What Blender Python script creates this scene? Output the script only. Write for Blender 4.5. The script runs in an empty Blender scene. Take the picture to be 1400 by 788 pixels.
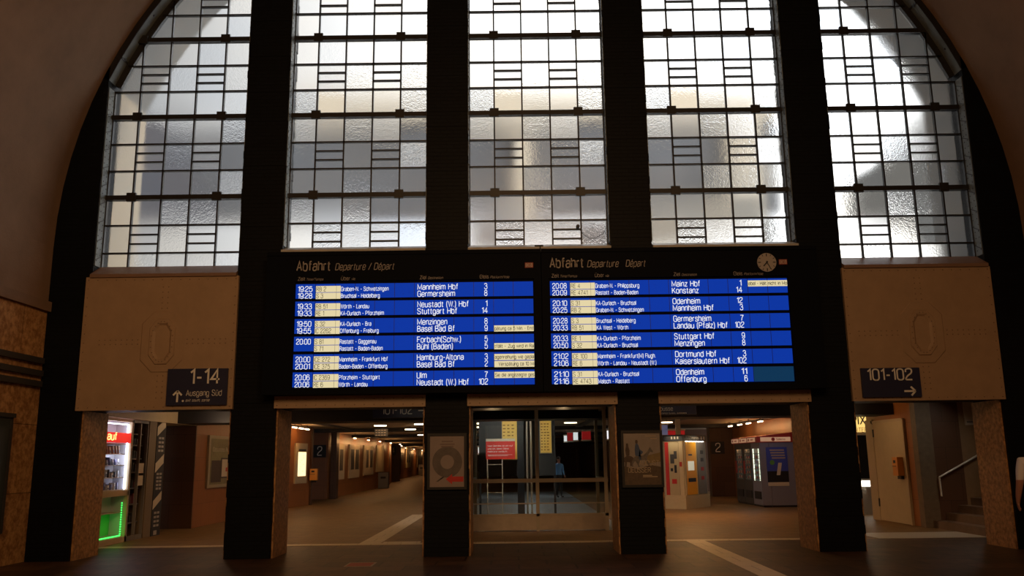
import bpy, bmesh, math, random
from mathutils import Vector, Matrix
random.seed(7)
SC = bpy.context.scene
COL = SC.collection
# ------------------------------------------------------------------ camera
F_PX, PITCH, YAW, ROLL = 1180.0, 0.196116, 0.0, -0.012579
EYE, DIST = 1.65, 15.662
fw = Vector((0, math.cos(PITCH), math.sin(PITCH)))
rt = Vector((1, 0, 0)); up = rt.cross(fw)
cr, sr = math.cos(ROLL), math.sin(ROLL)
RT, UP, FW = cr*rt + sr*up, -sr*rt + cr*up, fw
CAMP = Vector((0, -DIST, EYE))
cd = bpy.data.cameras.new('camera'); cam = bpy.data.objects.new('camera', cd); COL.objects.link(cam)
cam.matrix_world = Matrix((( RT.x, UP.x, -FW.x, CAMP.x), (RT.y, UP.y, -FW.y, CAMP.y), (RT.z, UP.z, -FW.z, CAMP.z), (0, 0, 0, 1)))
cd.sensor_fit = 'HORIZONTAL'; cd.sensor_width = 36.0; cd.lens = 36.0*F_PX/1400.0
cd.clip_start = 0.05; cd.clip_end = 400
SC.camera = cam
SC.view_settings.view_transform = 'Standard'; SC.view_settings.look = 'None'
SC.view_settings.gamma = 1.0; SC.view_settings.use_curve_mapping = False
SC.view_settings.exposure = 0.0
# ------------------------------------------------------------------ sky
world = bpy.data.worlds.new('sky'); SC.world = world; world.use_nodes = True
wn, wl = world.node_tree.nodes, world.node_tree.links; wn.clear()
w_out = wn.new('ShaderNodeOutputWorld'); w_bg = wn.new('ShaderNodeBackground')
w_tc = wn.new('ShaderNodeTexCoord'); w_ns = wn.new('ShaderNodeTexNoise'); w_rp = wn.new('ShaderNodeValToRGB')
w_ns.inputs['Scale'].default_value = 3.2; w_ns.inputs['Detail'].default_value = 4
w_rp.color_ramp.elements[0].position = 0.34; w_rp.color_ramp.elements[0].color = (0.74, 0.79, 0.86, 1)
w_rp.color_ramp.elements[1].position = 0.58; w_rp.color_ramp.elements[1].color = (1.0, 0.985, 0.95, 1)
wl.new(w_tc.outputs['Generated'], w_ns.inputs['Vector']); wl.new(w_ns.outputs['Fac'], w_rp.inputs['Fac'])
wl.new(w_rp.outputs['Color'], w_bg.inputs['Color']); wl.new(w_bg.outputs[0], w_out.inputs[0])
w_sx = wn.new('ShaderNodeSeparateXYZ'); w_mr = wn.new('ShaderNodeMapRange')     # brighter towards the veiled sun at right
w_mr.inputs[1].default_value = -.42; w_mr.inputs[2].default_value = .3; w_mr.inputs[3].default_value = .45; w_mr.inputs[4].default_value = 2.8
wl.new(w_tc.outputs['Generated'], w_sx.inputs[0]); wl.new(w_sx.outputs[0], w_mr.inputs[0]); wl.new(w_mr.outputs[0], w_bg.inputs['Strength'])


def lamp(kind, name, loc, energy, color=(1, .5, .18), size=.1, target=None, size_y=None, spot=None, parent=None):
    l = bpy.data.lights.new(name, kind); l.energy = energy; l.color = color
    if kind == 'AREA':
        l.size = size
        if size_y: l.shape = 'RECTANGLE'; l.size_y = size_y
    elif kind == 'SUN': l.angle = size
    else: l.shadow_soft_size = size
    if spot: l.spot_size = spot; l.spot_blend = .6
    o = bpy.data.objects.new(name, l); COL.objects.link(o); o.location = loc
    if target is not None:
        o.rotation_euler = (Vector(target)-Vector(loc)).to_track_quat('-Z', 'Y').to_euler()
    if parent is not None:
        o.location = Vector(loc)-wloc(parent); o.parent = parent
    return o


SUN = lamp('SUN', 'sun', (20, 30, 40), 0.5, (1, .86, .66), .03, target=(-9, 25, 9))
HALL1 = lamp('AREA', 'hall_fill_light', (-1.5, -19, 8.0), 320, (1, .56, .24), 2.5, target=(-8, 0, 3))  # all four are added warm fill behind the view, without fixtures
HALL2 = lamp('AREA', 'hall_fill_light', (6.0, -20, 9.0), 70, (1, .58, .30), 2.5, target=(9, 0, 4))
HALL3 = lamp('AREA', 'hall_fill_light', (2.0, -13.5, 8.0), 290, (1, .56, .25), 2.0, target=(-9.5, -1, 3.5))
HALL4 = lamp('AREA', 'hall_fill_light', (-1.0, -13.5, 8.5), 45, (1, .58, .30), 2.0, target=(10, -1, 6))

# ------------------------------------------------------------------ helpers
def ray(x, y): return FW + (x-700)/F_PX*RT - (y-394)/F_PX*UP
def W(x, y, Y=0.0):            # photo point on the plane Y -> (X, Z)
    d = ray(x, y); t = (DIST+Y)/d.y
    return t*d.x, EYE+t*d.z
def WP(x, y, Y=0.0):
    a, b = W(x, y, Y); return Vector((a, Y, b))
def G(x, y):                   # photo point on the floor -> (X, Y)
    d = ray(x, y); t = -EYE/d.z
    return t*d.x, t*d.y-DIST
def SX(x, y, X):               # photo point on the plane X -> (Y, Z)
    d = ray(x, y); t = X/d.x
    return t*d.y-DIST, EYE+t*d.z
def lin(r, g, b): return tuple(((c/255+.055)/1.055)**2.4 if c > 10 else c/255/12.92 for c in (r, g, b))

MATS = {}
def mat(name, col, rough=.6, metal=0.0, emit=None, es=1.0, var=0.0, vscale=6.0, bump=0.0, bscale=40.0, col2=None, spec=None, rng=(.3, .7)):
    if name in MATS: return MATS[name]
    m = bpy.data.materials.new(name); m.use_nodes = True
    n, l = m.node_tree.nodes, m.node_tree.links; p = n['Principled BSDF']
    p.inputs['Base Color'].default_value = (*col, 1); p.inputs['Roughness'].default_value = rough; p.inputs['Metallic'].default_value = metal
    if spec is not None: p.inputs['Specular IOR Level'].default_value = spec
    if emit: p.inputs['Emission Color'].default_value = (*emit, 1); p.inputs['Emission Strength'].default_value = es
    if var or col2:
        tc = n.new('ShaderNodeTexCoord'); ns = n.new('ShaderNodeTexNoise'); mx = n.new('ShaderNodeMix'); mx.data_type = 'RGBA'
        ns.inputs['Scale'].default_value = vscale; ns.inputs['Detail'].default_value = 5; ns.inputs['Roughness'].default_value = .65
        cr_ = n.new('ShaderNodeMapRange'); cr_.inputs[1].default_value = rng[0]; cr_.inputs[2].default_value = rng[1]
        l.new(tc.outputs['Object'], ns.inputs['Vector']); l.new(ns.outputs['Fac'], cr_.inputs[0]); l.new(cr_.outputs[0], mx.inputs[0])
        c2 = col2 or tuple(c*(1-var) for c in col)
        mx.inputs[6].default_value = (*col, 1); mx.inputs[7].default_value = (*c2, 1); l.new(mx.outputs[2], p.inputs['Base Color'])
    if bump:
        tc = n.new('ShaderNodeTexCoord'); nb = n.new('ShaderNodeTexNoise'); bp = n.new('ShaderNodeBump')
        nb.inputs['Scale'].default_value = bscale; nb.inputs['Detail'].default_value = 4
        l.new(tc.outputs['Object'], nb.inputs['Vector']); l.new(nb.outputs['Fac'], bp.inputs['Height'])
        bp.inputs['Strength'].default_value = bump; bp.inputs['Distance'].default_value = .01; l.new(bp.outputs[0], p.inputs['Normal'])
    MATS[name] = m; return m

def wall_uv(n, l):             # (x+y, z) so that a brick pattern runs on any upright face
    tc = n.new('ShaderNodeTexCoord'); sp = n.new('ShaderNodeSeparateXYZ'); ad = n.new('ShaderNodeMath'); cb = n.new('ShaderNodeCombineXYZ')
    l.new(tc.outputs['Object'], sp.inputs[0]); l.new(sp.outputs[0], ad.inputs[0]); l.new(sp.outputs[1], ad.inputs[1])
    l.new(ad.outputs[0], cb.inputs[0]); l.new(sp.outputs[2], cb.inputs[1]); return cb, tc

def brick_mat(name, c1, c2, mortar, bw, bh, ms, rough, bump=.4, mottled=None, flat=False, offset=.5):
    if name in MATS: return MATS[name]
    m = bpy.data.materials.new(name); m.use_nodes = True
    n, l = m.node_tree.nodes, m.node_tree.links; p = n['Principled BSDF']; p.inputs['Roughness'].default_value = rough; p.inputs['Specular IOR Level'].default_value = .3
    cb, tc = wall_uv(n, l)
    b = n.new('ShaderNodeTexBrick'); b.inputs['Scale'].default_value = 1.0; b.offset = offset
    b.inputs['Brick Width'].default_value = bw; b.inputs['Row Height'].default_value = bh; b.inputs['Mortar Size'].default_value = ms
    b.inputs['Color1'].default_value = (*c1, 1); b.inputs['Color2'].default_value = (*c2, 1); b.inputs['Mortar'].default_value = (*mortar, 1)
    l.new((tc.outputs['Object'] if flat else cb.outputs[0]), b.inputs['Vector'])
    out = b.outputs['Color']
    if mottled:
        ns = n.new('ShaderNodeTexNoise'); ns.inputs['Scale'].default_value = mottled[0]; ns.inputs['Detail'].default_value = 6; ns.inputs['Roughness'].default_value = .7
        l.new(tc.outputs['Object'], ns.inputs['Vector'])
        mr = n.new('ShaderNodeMapRange'); mr.inputs[1].default_value = .40; mr.inputs[2].default_value = .60
        mx = n.new('ShaderNodeMix'); mx.data_type = 'RGBA'; mx.blend_type = 'MULTIPLY'
        mc = n.new('ShaderNodeMix'); mc.data_type = 'RGBA'; mc.inputs[6].default_value = (1, 1, 1, 1); mc.inputs[7].default_value = (*mottled[1], 1)
        l.new(ns.outputs['Fac'], mr.inputs[0]); l.new(mr.outputs[0], mc.inputs[0])
        mx.inputs[0].default_value = 1; l.new(out, mx.inputs[6]); l.new(mc.outputs[2], mx.inputs[7]); out = mx.outputs[2]
    l.new(out, p.inputs['Base Color'])
    bp = n.new('ShaderNodeBump'); bp.inputs['Strength'].default_value = bump; bp.inputs['Distance'].default_value = .012; bp.invert = True
    l.new(b.outputs['Fac'], bp.inputs['Height']); l.new(bp.outputs[0], p.inputs['Normal'])
    if name == 'black_clinker_brick': p.inputs['Specular IOR Level'].default_value = .15
    MATS[name] = m; return m

class MB:
    """collects shapes; build() links them as one mesh object"""
    def __init__(s): s.v = []; s.f = []; s.mi = []; s.sm = []
    def add(s, vs, fs, mi=0, smooth=False):
        o = len(s.v); s.v += [Vector(v) for v in vs]
        for f in fs: s.f.append([i+o for i in f]); s.mi.append(mi); s.sm.append(smooth)
        return s
    def box(s, x0, x1, y0, y1, z0, z1, mi=0):
        if x0 > x1: x0, x1 = x1, x0
        if y0 > y1: y0, y1 = y1, y0
        if z0 > z1: z0, z1 = z1, z0
        vs = [(x, y, z) for x in (x0, x1) for y in (y0, y1) for z in (z0, z1)]
        return s.add(vs, [(0, 1, 3, 2), (4, 6, 7, 5), (0, 4, 5, 1), (2, 3, 7, 6), (0, 2, 6, 4), (1, 5, 7, 3)], mi)
    def obox(s, o, u, v, w, mi=0):            # box from a corner and three edge vectors
        o, u, v, w = map(Vector, (o, u, v, w))
        vs = [o+a*u+b*v+c*w for a in (0, 1) for b in (0, 1) for c in (0, 1)]
        fs = [(0, 1, 3, 2), (4, 6, 7, 5), (0, 4, 5, 1), (2, 3, 7, 6), (0, 2, 6, 4), (1, 5, 7, 3)]
        if u.cross(v).dot(w) < 0: fs = [tuple(reversed(f)) for f in fs]
        return s.add(vs, fs, mi)
    def poly(s, pts, ext, mi=0):              # polygon pushed along a vector
        pts = [Vector(p) for p in pts]; e = Vector(ext); n = len(pts)
        nrm = Vector((0, 0, 0))
        for i in range(n): nrm += (pts[i]-pts[0]).cross(pts[(i+1) % n]-pts[0])
        if nrm.dot(e) > 0: pts.reverse()
        return s.add(pts+[p+e for p in pts], [tuple(range(n)), tuple(reversed(range(n, 2*n)))] +
                     [((i+1) % n, i, n+i, n+(i+1) % n) for i in range(n)], mi)
    def tube(s, a, b, r, r2=None, n=12, mi=0):
        a, b = Vector(a), Vector(b); d = (b-a).normalized(); r2 = r if r2 is None else r2
        u = d.orthogonal().normalized(); w = d.cross(u)
        A = [a+r*(math.cos(t)*u+math.sin(t)*w) for t in [2*math.pi*i/n for i in range(n)]]
        Bv = [b+r2*(math.cos(t)*u+math.sin(t)*w) for t in [2*math.pi*i/n for i in range(n)]]
        s.add(A+Bv, [(i, (i+1) % n, n+(i+1) % n, n+i) for i in range(n)], mi, True)
        return s.add(A+Bv, [tuple(reversed(range(n))), tuple(range(n, 2*n))], mi)
    def path(s, pts, r, n=8, mi=0):
        for a, b in zip(pts, pts[1:]): s.tube(a, b, r, n=n, mi=mi)
        return s
    def disc(s, c, nrm, r, h, n=24, mi=0):
        c = Vector(c); return s.tube(c, c+Vector(nrm)*h, r, n=n, mi=mi)
    def dome(s, c, nrm, r, mi=0, n=6):        # low rivet head
        c, d = Vector(c), Vector(nrm); u = d.orthogonal().normalized(); w = d.cross(u)
        A = [c+r*(math.cos(t)*u+math.sin(t)*w) for t in [2*math.pi*i/n for i in range(n)]]
        Bv = [c+d*r*.5+.6*r*(math.cos(t)*u+math.sin(t)*w) for t in [2*math.pi*i/n for i in range(n)]]
        return s.add(A+Bv, [(i, (i+1) % n, n+(i+1) % n, n+i) for i in range(n)]+[tuple(range(n, 2*n))], mi, True)
    def text(s, txt, o, u, v, h, width=None, xs=1.0, align='L', bold=0.0, shear=0.0, depth=.004, mi=0):
        vs, fs, cap, w = glyphs(txt, bold, shear)
        u, v = Vector(u).normalized(), Vector(v).normalized(); nn = u.cross(v)
        ky = h/cap; kx = (width/w if width else ky*xs); w *= kx
        off = {'L': 0, 'C': -w/2, 'R': -w}[align]
        s.add([Vector(o)+u*(off+p.x*kx)+v*(p.y*ky)+nn*depth*(1 if p.z > 0 else 0) for p in vs], fs, mi); return w
    def build(s, name, mats, parent=None, **props):
        if not isinstance(mats, (list, tuple)): mats = [mats]
        if parent is None:
            mn = Vector([min(v[i] for v in s.v) for i in range(3)]); mx = Vector([max(v[i] for v in s.v) for i in range(3)])
            base = Vector(((mn.x+mx.x)/2, (mn.y+mx.y)/2, mn.z))
        else: base = wloc(parent)
        me = bpy.data.meshes.new(name)
        me.from_pydata([tuple(v-base) for v in s.v], [], s.f)
        for m in mats: me.materials.append(m)
        me.polygons.foreach_set('material_index', s.mi); me.polygons.foreach_set('use_smooth', s.sm); me.update()
        o = bpy.data.objects.new(name, me); COL.objects.link(o)
        if parent is None: o.location = base
        else: o.parent = parent
        for k, x in props.items(): o[k] = x
        return o

def wloc(o):
    L = Vector((0, 0, 0))
    while o is not None: L = L+o.location; o = o.parent
    return L
def thing(name, loc, label, cat, group=None, kind=None):
    o = bpy.data.objects.new(name, None); COL.objects.link(o); o.location = loc; o.empty_display_size = .1
    o['label'] = label; o['category'] = cat
    if group: o['group'] = group
    if kind: o['kind'] = kind
    return o
def tag(o, label, cat, group=None, kind=None):
    o['label'] = label; o['category'] = cat
    if group: o['group'] = group
    if kind: o['kind'] = kind
    return o
def struct(name, mb, m, label, cat, parent=None):
    o = mb.build(name, m, parent)
    return tag(o, label, cat, kind='structure') if parent is None else o

_G = {}
def _pl(t): return [[float(c) for c in p.split(',')] for p in t.split()]
# stroke letters: baseline 0, x-height 5, capitals 7; '~' marks a rounded stroke, '@' a closed rounded one
FONT = {
'A': '0,0 2.1,7 4.2,0|.8,2.3 3.4,2.3', 'B': '0,0 0,7|~0,7 3.7,7 3.7,3.7 0,3.7|~0,3.7 4.2,3.7 4.2,0 0,0', 'C': '~4.2,5 3.8,7.1 0,7.2 0,3.5 0,-.2 3.8,-.1 4.2,2',
'D': '0,0 0,7|~0,7 4.3,7 4.3,3.5 4.3,0 0,0', 'E': '3.6,7 0,7 0,0 3.7,0|0,3.7 3.3,3.7', 'F': '3.6,7 0,7 0,0|0,3.6 3.2,3.6', 'G': '~4.2,5 3.8,7.1 0,7.2 0,3.5 0,-.2 4.3,-.3 4.3,3.2|2.5,3.3 4.3,3.3 4.3,0',
'H': '0,0 0,7|4.2,0 4.2,7|0,3.7 4.2,3.7', 'I': '0,0 0,7', 'K': '0,0 0,7|4,7 0,2.6|1.5,4.1 4.2,0', 'L': '0,7 0,0 3.4,0', 'M': '0,0 0,7 2.8,1 5.6,7 5.6,0', 'N': '0,0 0,7 4.2,0 4.2,7',
'O': '@0,0 4.6,0 4.6,3.5 4.6,7 0,7 0,3.5', 'P': '0,0 0,7|~0,7 4.2,7 4.2,3.2 0,3.2', 'R': '0,0 0,7|~0,7 4.1,7 4.1,3.6 0,3.6|2.2,3.6 4.3,0', 'S': '~4,5.4 3.6,7.1 0,7.2 .1,4 4.2,3.2 4.2,-.2 .2,-.2 0,1.8',
'T': '0,7 4.4,7|2.2,7 2.2,0', 'U': '0,7 0,2.5|~0,2.8 0,-.2 4.2,-.2 4.2,2.8|4.2,2.5 4.2,7', 'V': '0,7 2.1,0 4.2,7', 'W': '0,7 1.5,0 3,7 4.5,0 6,7', 'X': '0,0 4.2,7|0,7 4.2,0', 'Z': '.2,7 4,7 0,0 4.1,0',
'Ü': '0,6 0,2.5|~0,2.8 0,-.2 4.2,-.2 4.2,2.8|4.2,2.5 4.2,6|1.1,7.6 1.1,8.3|3.1,7.6 3.1,8.3',
'a': '~.2,4 .6,5.2 3.3,5.3 3.3,3.4|3.3,3.7 3.3,0|~3.3,2.9 -.1,3 -.1,-.2 2.2,-.2 3.3,1.3', 'b': '0,0 0,7|~0,3.4 .4,5.2 3.6,5.4 3.6,-.4 .4,-.2 0,1.6', 'c': '~3.3,3.6 3,5.2 0,5.3 0,-.3 3,-.2 3.3,1.4',
'd': '3.5,0 3.5,7|~3.5,3.4 3.1,5.2 0,5.4 0,-.4 3.1,-.2 3.5,1.6', 'e': '0,2.6 3.5,2.6|~3.5,2.6 3.5,5.3 0,5.4 0,-.4 3.1,-.2 3.4,1.2', 'f': '~2.4,7 .9,7.1 .9,5.2|.9,5.6 .9,0|0,5 2.2,5',
'g': '~3.5,3.4 3.1,5.2 0,5.4 0,-.4 3.1,-.2 3.5,1.6|3.5,5 3.5,0|~3.5,.4 3.5,-2.3 .3,-2.2 .2,-1', 'h': '0,0 0,7|~0,3.2 .6,5.3 3.3,5.3 3.3,3.2|3.3,3.5 3.3,0', 'i': '0,0 0,5|0,6.2 0,7', 'k': '0,0 0,7|3.1,5 0,1.9|1.2,3.1 3.4,0', 'l': '0,0 0,7',
'm': '0,0 0,5|~0,3.4 .5,5.3 2.9,5.3 2.9,3.2|2.9,3.5 2.9,0|~2.9,3.4 3.4,5.3 5.8,5.3 5.8,3.2|5.8,3.5 5.8,0', 'n': '0,0 0,5|~0,3.2 .6,5.3 3.3,5.3 3.3,3.2|3.3,3.5 3.3,0', 'o': '@0,-.2 3.6,-.2 3.6,2.5 3.6,5.2 0,5.2 0,2.5',
'p': '0,-2 0,5|~0,3.4 .4,5.2 3.6,5.4 3.6,-.4 .4,-.2 0,1.6', 'r': '0,0 0,5|~0,3 .4,5 2.1,5', 's': '~3,3.8 2.8,5.2 .1,5.3 .1,2.9 3.2,2.3 3.2,-.2 .2,-.2 0,1.2', 't': '.9,6.5 .9,1|~.9,1.4 .9,0 2.2,0|0,5 2.1,5',
'u': '0,5 0,1.6|~0,1.8 0,-.3 2.7,-.3 3.3,1.8|3.3,5 3.3,0', 'v': '0,5 1.7,0 3.4,5', 'w': '0,5 1.2,0 2.5,5 3.8,0 5,5', 'x': '0,0 3.2,5|0,5 3.2,0', 'y': '0,5 1.7,0|3.4,5 1,-2', 'z': '.1,5 3.1,5 0,0 3.2,0',
'ä': '~.2,4 .6,5.2 3.3,5.3 3.3,3.4|3.3,3.7 3.3,0|~3.3,2.9 -.1,3 -.1,-.2 2.2,-.2 3.3,1.3|.9,6.2 .9,7|2.5,6.2 2.5,7', 'ö': '@0,-.2 3.6,-.2 3.6,2.5 3.6,5.2 0,5.2 0,2.5|1,6.2 1,7|2.6,6.2 2.6,7', 'ü': '0,5 0,1.6|~0,1.8 0,-.3 2.7,-.3 3.3,1.8|3.3,5 3.3,0|.8,6.2 .8,7|2.5,6.2 2.5,7',
'é': '0,2.6 3.5,2.6|~3.5,2.6 3.5,5.3 0,5.4 0,-.4 3.1,-.2 3.4,1.2|1.4,6 2.4,7.3',
'0': '@0,-.1 4,-.1 4,3.5 4,7.1 0,7.1 0,3.5', '1': '.2,5.6 1.9,7 1.9,0', '2': '~.1,5 .2,7.2 4.1,7.3 4.1,4.4 1.6,2.9 0,1 0,0|0,0 4.1,0', '3': '~.1,5.6 .4,7.1 3.8,7.2 3.8,3.8 1.6,3.8|~1.6,3.8 4.2,3.8 4.2,-.2 .3,-.2 0,1.7', '4': '3,0 3,7 0,2.2 4.2,2.2',
'5': '3.8,7 .6,7 .2,3.4|~.2,3.4 1,4.6 4.2,4.8 4.2,-.2 .3,-.2 0,1.6', '6': '~3.8,5.6 3.4,7.1 0,7.2 0,3.2 0,-.2 4.1,-.2 4.1,4.4 .6,4.6 0,2.4', '7': '0,7 4.1,7|~4.1,7 2,4 1.4,0', '8': '@.2,3.8 3.8,3.8 3.8,7.1 .2,7.1|@0,-.1 4.1,-.1 4.1,3.8 0,3.8', '9': '~.3,1.4 .6,-.1 4.1,-.2 4.1,3.8 4.1,7.2 0,7.2 0,2.6 3.5,2.4 4.1,4.6',
'-': '0,3 2.2,3', '.': '0,0 0,.7', ',': '.3,.6 0,-1.2', ':': '0,.4 0,1.2|0,4 0,4.8', '/': '0,-.3 2.6,7.2', '(': '~1.1,7.6 0,5.5 0,.5 1.1,-1.6', ')': '~0,7.6 1.1,5.5 1.1,.5 0,-1.6'}
def _smooth(p, closed):
    for _ in range(3):
        q = []; n = len(p)
        for i in range(n if closed else n-1):
            a, b = p[i], p[(i+1) % n]
            q += [[a[0]*.75+b[0]*.25, a[1]*.75+b[1]*.25], [a[0]*.25+b[0]*.75, a[1]*.25+b[1]*.75]]
        p = q if closed else [p[0]]+q[1:-1]+[p[-1]]
    return p
def glyphs(txt, bold=0.0, shear=0.0):
    k = (txt, bold > 0.004, round(shear, 2))
    if k in _G: return _G[k]
    wt = .48 if bold > .004 else .38                # half stroke width
    vs, fs, x = [], [], 0.0
    for ch in txt:
        if ch == ' ': x += 3.3; continue
        strokes = FONT[ch].split('|'); mx = 0
        for st in strokes:
            cl = st[0] == '@'; p = _pl(st.lstrip('~@')); mx = max(mx, max(a[0] for a in p))
            if st[0] in '~@': p = _smooth(p, cl)
            if cl: p = p+[p[0], p[1]]
            L, Rr = [], []
            for i in range(len(p)):
                a = p[max(i-1, 0)]; b = p[i]; c = p[min(i+1, len(p)-1)]
                d1 = Vector((b[0]-a[0], b[1]-a[1])); d2 = Vector((c[0]-b[0], c[1]-b[1]))
                if d1.length < 1e-6: d1 = d2
                if d2.length < 1e-6: d2 = d1
                d1.normalize(); d2.normalize(); n_ = Vector((-d1.y-d2.y, d1.x+d2.x))
                n_ = Vector((-d1.y, d1.x)) if n_.length < .2 else n_.normalized()
                co = max(.45, n_.dot(Vector((-d1.y, d1.x)))); n_ = n_*(wt/co)
                L.append((b[0]+n_.x, b[1]+n_.y)); Rr.append((b[0]-n_.x, b[1]-n_.y))
            o = len(vs); n = len(p)
            for z in (.5, -.5):
                for side in (L, Rr): vs += [Vector((x+q[0]+shear*q[1], q[1], z)) for q in side]
            for i in range(n-1):
                fs.append((o+i, o+n+i, o+n+i+1, o+i+1))
                fs.append((o+i, o+i+1, o+2*n+i+1, o+2*n+i)); fs.append((o+n+i+1, o+n+i, o+3*n+i, o+3*n+i+1))
            fs.append((o, o+2*n, o+3*n, o+n)); e = n-1; fs.append((o+e, o+n+e, o+3*n+e, o+2*n+e))
        x += mx+1.55
    x0 = min(v.x for v in vs); x1 = max(v.x for v in vs)
    for v in vs: v.x -= x0
    _G[k] = (vs, fs, 7.0, max(x1-x0, 1e-3)); return _G[k]
XU, YU, ZU = Vector((1, 0, 0)), Vector((0, 1, 0)), Vector((0, 0, 1))

# ------------------------------------------------------------------ materials
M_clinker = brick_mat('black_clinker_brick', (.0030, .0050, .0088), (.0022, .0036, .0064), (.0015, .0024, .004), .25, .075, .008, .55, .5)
M_plaster = mat('brown_plaster', (.29, .185, .118), .9, var=.28, vscale=.9, bump=.25, bscale=30)
M_shell = brick_mat('shell_limestone', (.66, .38, .17), (.56, .32, .14), (.16, .09, .04), 1.6, 1.18, .006, .45, .2, (9, (.5, .42, .34)))
M_jamb = mat('jamb_stone', (.56, .30, .12), .5, rng=(.36, .62), col2=(.24, .12, .045), vscale=14, bump=.15, bscale=60)
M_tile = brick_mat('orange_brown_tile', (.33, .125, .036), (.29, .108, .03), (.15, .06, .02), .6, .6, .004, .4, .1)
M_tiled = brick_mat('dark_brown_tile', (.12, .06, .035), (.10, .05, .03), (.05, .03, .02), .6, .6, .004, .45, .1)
M_hallfloor = brick_mat('dark_stone_floor', (.115, .060, .030), (.06, .032, .017), (.02, .012, .008), .9, .6, .016, .5, .08, (5, (.6, .58, .55)), flat=True)
M_confloor = brick_mat('beige_floor', (.235, .14, .056), (.215, .128, .051), (.14, .085, .036), .6, .6, .004, .55, .04, (3, (.8, .78, .75)), flat=True)
M_strip = brick_mat('pale_guide_tile', (.62, .52, .36), (.58, .48, .33), (.28, .22, .15), .6, .6, .008, .45, .1, flat=True)
M_panel = mat('beige_painted_metal', (.42, .29, .185), .5, var=.15, vscale=3, bump=.06, bscale=14)
M_panelr = mat('brown_painted_metal', (.25, .155, .105), .5, var=.12, vscale=3)
M_steel = mat('black_steel', (.012, .012, .014), .45)
M_greysteel = mat('grey_green_steel', (.17, .2, .2), .5, var=.3, vscale=8)
M_alu = mat('dull_aluminium', (.5, .43, .33), .4, .5)
M_black = mat('matt_black', (.008, .008, .011), .55)
M_board = mat('board_black', (.0014, .003, .0075), .7, spec=.12)
M_paint = mat('board_lettering_paint', (.40, .37, .36), .6)
M_white = mat('white_lettering', (.8, .8, .78), .6)
M_navy = mat('navy_sign', (.012, .016, .06), .45)
M_blue = mat('blue_display', (.002, .004, .02), .7, spec=.1, emit=lin(12, 58, 172), es=.85)
M_blue2 = mat('dim_teal_display', (.002, .004, .01), .7, spec=.1, emit=lin(16, 58, 92), es=.8)
M_seam = mat('display_seam', (.002, .004, .02), .5)
M_lit = mat('display_white', (.2, .2, .2), .7, emit=(.78, .82, .9), es=.95)
M_cream = mat('display_cream', (.25, .24, .2), .7, emit=lin(226, 214, 170), es=.92)
M_ink = mat('display_ink', (.03, .03, .03), .6)
M_red = mat('red_board', (.5, .02, .015), .5)
M_dred = mat('dark_red', (.42, .025, .018), .5)
M_pale = mat('pale_paper', (.62, .54, .42), .7)
M_creamdoor = mat('cream_paint', (.55, .44, .27), .55, var=.1, vscale=4)
M_grey = mat('grey_paint', (.2, .19, .18), .5)
M_dgrey = mat('dark_grey', (.045, .043, .042), .5)
M_orange = mat('orange_plastic', (.72, .28, .03), .45)
M_bluegrey = mat('blue_grey_panel', (.21, .205, .27), .5)
M_lampw = mat('lamp_glow', (1, .9, .75), .5, emit=(1, .78, .5), es=6)
M_lampc = mat('lamp_glow_cool', (1, 1, 1), .5, emit=(.95, .95, .9), es=5)
M_yellow = mat('yellow_poster', (.75, .52, .12), .6)
M_ceil = mat('beige_ceiling', (.4, .32, .22), .8)

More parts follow.
